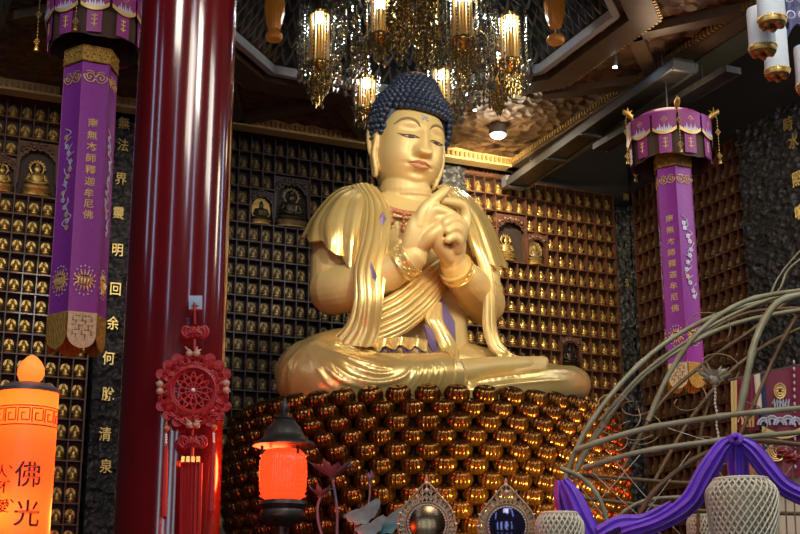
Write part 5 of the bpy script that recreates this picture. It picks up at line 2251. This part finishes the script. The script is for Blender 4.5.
swag('violet cloth swag falling left from the knot above the big wicker lantern', [(734, 438, -.62, 4), (722, 449, -.66, 9), (706, 474, -.68, 11), (690, 502, -.66, 11), (660, 522, -.6, 9), (622, 534, -.5, 9)], 9, 3)
swag('violet cloth swag falling right from the knot above the big wicker lantern', [(738, 438, -.62, 4), (752, 450, -.66, 9), (768, 470, -.66, 10), (786, 488, -.62, 9), (815, 502, -.55, 9)], 9, 3)
swag('short violet tail hanging straight down behind the big wicker lantern', [(736, 437, -.60, 4), (737, 450, -.58, 10), (738, 466, -.56, 11), (738, 484, -.54, 9)], 9, 3)
swag('violet cloth swag tied to the left foot of the bamboo', [(563, 480, -.28, 5), (570, 494, -.34, 10), (580, 516, -.36, 12), (594, 545, -.34, 12)], 9, 3)
swag('violet tail hanging at the far left foot of the bamboo', [(560, 480, -.22, 5), (560, 496, -.24, 6), (562, 512, -.24, 5)], 9, 2)
swag('crumpled violet cloth low between the two wicker lanterns', [(598, 533, -.4, 7), (620, 524, -.42, 9), (642, 522, -.42, 8), (660, 512, -.4, 6), (672, 504, -.4, 4)], 9, 2)
b = MB()
for t in (0, 1, 2):
    b.tube([at(736 + 5 * math.cos(s), 439 + 4 * math.sin(s), YB - .62 - .05 * math.sin(s * 2 + t)) for s in np.linspace(0, 2 * PI, 17)], .018, 6)
b.obj('cloth_knot', M_violet, label='violet cloth knot tied round the bamboo hoop above the big wicker lantern', cat='cloth knot', group='violet cloth tied over the bamboo')


# ------------------------------------------------------------------ wicker lanterns
def wicker(px, y0, y1, w, Y, label, n):
    k = Y / FPX
    top, low = at(px, y0, Y), at(px, y1, Y)
    h = top.z - low.z
    r = w * k / 2
    root = thing('wicker_lantern', label, 'lantern', V3((top.x, Y, low.z)), 'wicker lanterns below the bamboo')

    def prof(t):
        return r * (.78 + .22 * math.sin(min(t * 1.25, 1) * PI / 2)) if t < .8 else r * (1 - .26 * ((t - .8) / .2) ** 1.6)

    def pt(a, t, d=0):
        q = prof(t) + d
        return V3((top.x + q * math.cos(a), Y + q * math.sin(a), low.z + h * t))
    b = MB()
    for i in range(n):
        for sg in (-1, 1):
            b.tube([pt(2 * PI * i / n + sg * t * 1.5, t, .004 * sg) for t in np.linspace(0, 1, 22)], .0062, 5)
    b.obj('woven_cane', M_wicker, root)
    b = MB()
    for t in (0, 1):
        b.tube([pt(a, t, .004) for a in np.linspace(0, 2 * PI, 41)], .012, 6)
    b.obj('rim_hoop', M_wicker, root)
    b = MB()
    b.lathe([(prof(t) - .035, low.z + h * t) for t in np.linspace(.02, .97, 9)], (top.x, Y, 0), 32)
    b.obj('linen_lining', M_wickin, root)
    b = MB()
    b.tube([V3((top.x, Y, low.z)), V3((top.x, Y, 0))], .03, 8)
    b.lathe([(.2, 0), (.2, .03), (.04, .06)], (top.x, Y, 0), 20)
    b.obj('stand', M_bambb, root)
    return root


wicker(740.5, 480, 552, 69, YB - 1.15, 'big pale wicker drum lantern below the violet knot', 30)
wicker(559, 514, 570, 46, YB - 1.0, 'smaller wicker lantern beside the lotus throne\'s foot', 26)
wicker(700, 516, 560, 26, YB + .9, 'small wicker lantern half hidden behind the big one', 22)

# ------------------------------------------------------------------ velvet banner by the right edge
YV = 12.2
root = thing('velvet_banner', 'burgundy velvet altar banner with gold embroidery behind the bamboo', 'banner', at(770, 480, YV))


def clothp(name, quad, m, d=0.0, fold=.02, par=None):
    """quad: px corners tl, tr, br, bl"""
    g = []
    for i in range(17):
        u = i / 16
        row = []
        for j in range(9):
            v = j / 8
            x = (quad[0][0] * (1 - u) + quad[1][0] * u) * (1 - v) + (quad[3][0] * (1 - u) + quad[2][0] * u) * v
            y = (quad[0][1] * (1 - u) + quad[1][1] * u) * (1 - v) + (quad[3][1] * (1 - u) + quad[2][1] * u) * v
            row.append(at(x, y, YV - d + fold * math.cos(u * 9)))
        g.append(row)
    return MB().sheet(g, .012, V3((0, -1, 0))).obj(name, m, par or root)


clothp('velvet_panel', [(735, 380), (757, 374), (759, 430), (736, 430)], M_burg)
clothp('velvet_panel', [(764, 373), (830, 360), (830, 474), (772, 478)], M_burg)
clothp('gold_strip', [(731, 381), (737, 380), (737, 462), (732, 462)], M_embro, .03, .004)
clothp('ivory_strip', [(754, 375), (760, 373), (762, 408), (757, 408)], M_ivory, .03, .004)
clothp('navy_strip', [(759, 374), (765, 373), (770, 452), (763, 452)], M_navy, .02, .004)
b = MB()
es = MB()


def VP(x, y, d=.035):
    return at(x, y, YV - d)


for q in (7.5, 5.2):
    b.tube([VP(780 + q * .75 * math.cos(t), 391 + q * math.sin(t)) for t in np.linspace(0, 2 * PI, 25)], .008, 5)
for i in range(6):
    b.ball(VP(780 + 2.5 * math.cos(i), 391 + 3 * math.sin(i)), .015, 6, 4)
for k in range(5):
    es.tube([VP(764 + 8 * k + 6 * math.cos(t), 425 - 7 * math.sin(t) - 2 * (k % 2)) for t in np.linspace(0, PI, 13)], .011, 5)
    es.tube([VP(764 + 8 * k + 3.5 * math.cos(t), 425 - 4.5 * math.sin(t) - 2 * (k % 2)) for t in np.linspace(0, PI, 11)], .009, 5)
for k in range(3):
    b.tube([VP(762 + 42 * t, 427 + k * 2 + 7 * math.sin(PI * t)) for t in np.linspace(0, 1, 15)], .014, 5)
for k in range(4):
    b.tube([VP(776 + 10 * math.cos(t) * (1 - k * .2), 452 - k * 2 + 9 * math.sin(t)) for t in np.linspace(-.4 + k * .4, PI + .3, 13)], .009, 5)
    b.tube([VP(738 + 4 * k, 422 + 3 * math.sin(k * 2)), VP(741 + 4 * k, 415), VP(744 + 3 * k, 427)], .011, 5)
for k in range(6):
    es.tube([VP(772 + 3 * k, 404 + 2 * math.sin(2 * k)), VP(774 + 3 * k, 399), VP(775 + 2.6 * k, 408)], .008, 5)
for k in range(16):
    es.ball(VP(794 + .1 * k, 362 + 7 * k), (.011, .011, .022), 6, 4)
b.obj('gold_stitching', M_embro, root)
es.obj('silver_stitching', M_silver, root)
b = MB()
b.tube([at(728, 381, YV + .05), at(832, 359, YV + .05)], .022, 8)
for x, y in ((733, 380), (826, 361)):
    p = at(x, y, YV + .05)
    b.tube([p, V3((p.x, p.y, 0))], .022, 8)
b.obj('banner_rail', M_woodd, root)
p = at(795, 482, YV + .5)
zt_ = at(770, 431, YV + .2).z
MB().box((at(796, 470, YV + .55).x, YV + .62, zt_ / 2), (at(830, 470, YV + .55).x - at(765, 470, YV + .55).x, .9, zt_)).obj('cloth_covered_table', M_ivory, smooth=False, label='ivory cloth-covered table lit from above, behind the velvet banner', cat='table')
# red flower balls glimpsed at the throne's right foot
for i, (x, y) in enumerate(((792, 459), (783, 454))):
    p = at(x, y, YB - .2 + .3 * i)
    root = thing('red_blossom', 'red silk blossom on the bamboo lattice ' + ('nearest the right edge' if i == 0 else 'just left of its neighbour'), 'flower', p)
    b = MB()
    for j in range(14):
        t = j * 2.4
        b.ball(p + V3((math.cos(t) * .03, math.sin(t) * .03, .02 * math.cos(j))), (.022, .022, .014), 6, 4)
    b.obj('petals', M_redcord, root)
    MB().tube([p, at(x + 4, 536, YB - .2 + .3 * i), V3((at(x + 4, 536, YB - .2 + .3 * i).x, YB - .2 + .3 * i, 0))], .006, 5).obj('stem', M_vine, root)
# ------------------------------------------------------------------ light
def area(name, loc, aim, size, power, col, sy=None):
    l = bpy.data.lights.new(name, 'AREA')
    l.energy, l.color, l.size = power, col, size
    if sy:
        l.shape = 'RECTANGLE'
        l.size_y = sy
    o = bpy.data.objects.new(name, l)
    o.location = loc
    o.rotation_euler = (V3(aim) - V3(loc)).to_track_quat('-Z', 'Y').to_euler()
    COL.objects.link(o)
    return o


def spot(name, loc, aim, power, col, ang, r=.12, blend=.6):
    l = bpy.data.lights.new(name, 'SPOT')
    l.energy, l.color, l.spot_size, l.spot_blend, l.shadow_soft_size = power, col, math.radians(ang), blend, r
    o = bpy.data.objects.new(name, l)
    o.location = loc
    o.rotation_euler = (V3(aim) - V3(loc)).to_track_quat('-Z', 'Y').to_euler()
    COL.objects.link(o)
    return o


def point(name, loc, power, col, r=.05):
    l = bpy.data.lights.new(name, 'POINT')
    l.energy, l.color, l.shadow_soft_size = power, col, r
    o = bpy.data.objects.new(name, l)
    o.location = loc
    COL.objects.link(o)
    return o


WARM, NEUT, COOL = (1, .78, .50), (1, .93, .80), (.72, .84, 1)
chest = at(408, 230, 16.6)
# broad soft fills added before the statue, then the hall's spots aimed at it
area('statue_fill', (-3.4, 6.0, 10.5), chest + V3((0, 0, .2)), 1.6, 150, NEUT)
area('statue_fill', (3.2, 5.5, 10.5), chest + V3((0, 0, .2)), 1.6, 240, NEUT)
spot('statue_spot', (-2.2, 7.5, 10.0), chest + V3((0, 0, .4)), 620, NEUT, 28, .25)
spot('statue_spot', (2.6, 7.5, 10.0), chest + V3((0, 0, 0)), 1400, NEUT, 30, .25)
# unseen tall lights added to streak the column, then cool fills added behind the camera
for ang, hz, w, pw in ((-68, 10.2, .5, 60), (-50, 9.4, .5, 60), (-9, 9.0, .5, 50), (23, 11.0, .7, 110), (37, 9.2, .5, 60), (76, 9.2, .5, 70), (118, 9.5, .6, 80)):
    t = math.radians(ang)
    q = V3((cc.x + 10.5 * math.sin(t), 12.0 - 10.5 * math.cos(t), hz))
    area('column_streak_light', q, V3((cc.x, 12, hz - 1)), w, pw * .75, (.55, .68, 1), 4.5)
for x, w, pw in ((-5.5, 1.0, 100), (-1.8, 1.6, 150), (2.2, 1.6, 150), (6, 1.0, 100)):
    area('front_fill', (x, -7.5, 4.2), (x * .3, 15, 4.5), w, pw, COOL, 6.0)
area('cape_fill', (8.5, 15.0, 8.8), at(480, 225, 16.8), 1.8, 170, (1, .88, .66))  # unseen light added at the right to brighten the gold cape
area('added_fill', (7.5, 9.0, 10.0), at(470, 240, 16.8), 2.4, 200, (1, .9, .74))  # added out of view for the right cape to reflect
area('added_fill', (1.5, 3.0, 10.5), (1.5, 10, 2), 2.5, 230, (1, .86, .68))  # unseen frontal fill added for the foreground
spot('niche_spot', (-4.5, 13.0, 8.6), W(sA + .8, 7.4, 0), 260, WARM, 42, .1)
spot('corner_downlight', P_DOWN - Z * .25, W(sC + .4, 8.6, 0), 620, (1, .82, .55), 120, .06, .9)
point('corner_downlight', P_DOWN - Z * .3, 48, (1, .88, .66), .08)
spot('niche_spot', (6.0, 13.0, 3.0), D(2.2, 6.0, 0), 330, (1, .62, .3), 48, .1)
spot('niche_spot', (1.5, 12.0, 8.6), W(.9, 6.8, 0), 85, WARM, 36, .1)
spot('niche_spot', (-2.5, 13.0, 8.6), W(-4.6, 6.6, 0), 120, NEUT, 36, .1)
point('coffer_glow', S(.4, 5.2, 8.9), 26, WARM, .3)
for p, k in CH_LIGHTS:
    point('chandelier_bulb', p, 19 * k, (.88, .93, 1), .05)
point('red_lamp_glow', P_LAMP + V3((-.25, .95, .15)), 105, (1, .06, .015), .2)
point('red_lamp_glow', (3.7, 15.6, 3.2), 60, (1, .06, .015), .2)
for x, y, z, e in ((1.75, 12.9, 1.9, 900), (3.1, 13.6, 2.1, 620), (.7, 12.7, 1.8, 330)):
    spot('altar_lamp', (x, y, z), (x * .75, y + 2.2, z + 1.25), e, (1, .68, .22), 54, .06, .5)
point('candle_bulb', (pc.x, YC, zt - .10), 3.2, (1, .62, .3), .03)
point('candle_bulb', (pc.x - .06, YC - .05, oncyl(15, 512, r0).z), 2.6, (1, .6, .28), .03)
point('candle_glow', (pc.x + .28, YC + .45, 2.3), 55, (1, .10, .02), .12)
spot('statue_spot', (6.3, 9.5, 9.8), at(470, 240, 16.8), 900, (1, .88, .68), 24, .2)  # extra spot added out of view to lift the dark right cape
for p in P_AMB:
    point('amber_glow', p, 3, (1, .5, .12), .04)
point('table_lamp', (at(790, 420, 12.6).x, 12.6, 3.2), 10, (1, .75, .4), .1)
w = bpy.data.worlds.new('world')
SC.world = w
w.use_nodes = True
w.node_tree.nodes['Background'].inputs['Color'].default_value = (.5, .55, .7, 1)
w.node_tree.nodes['Background'].inputs['Strength'].default_value = .02
SC.view_settings.view_transform = 'Standard'
SC.view_settings.look = 'None'
SC.view_settings.gamma = 1
SC.view_settings.exposure = 0
SC.cycles.max_bounces = 8
SC.cycles.sample_clamp_indirect = 6
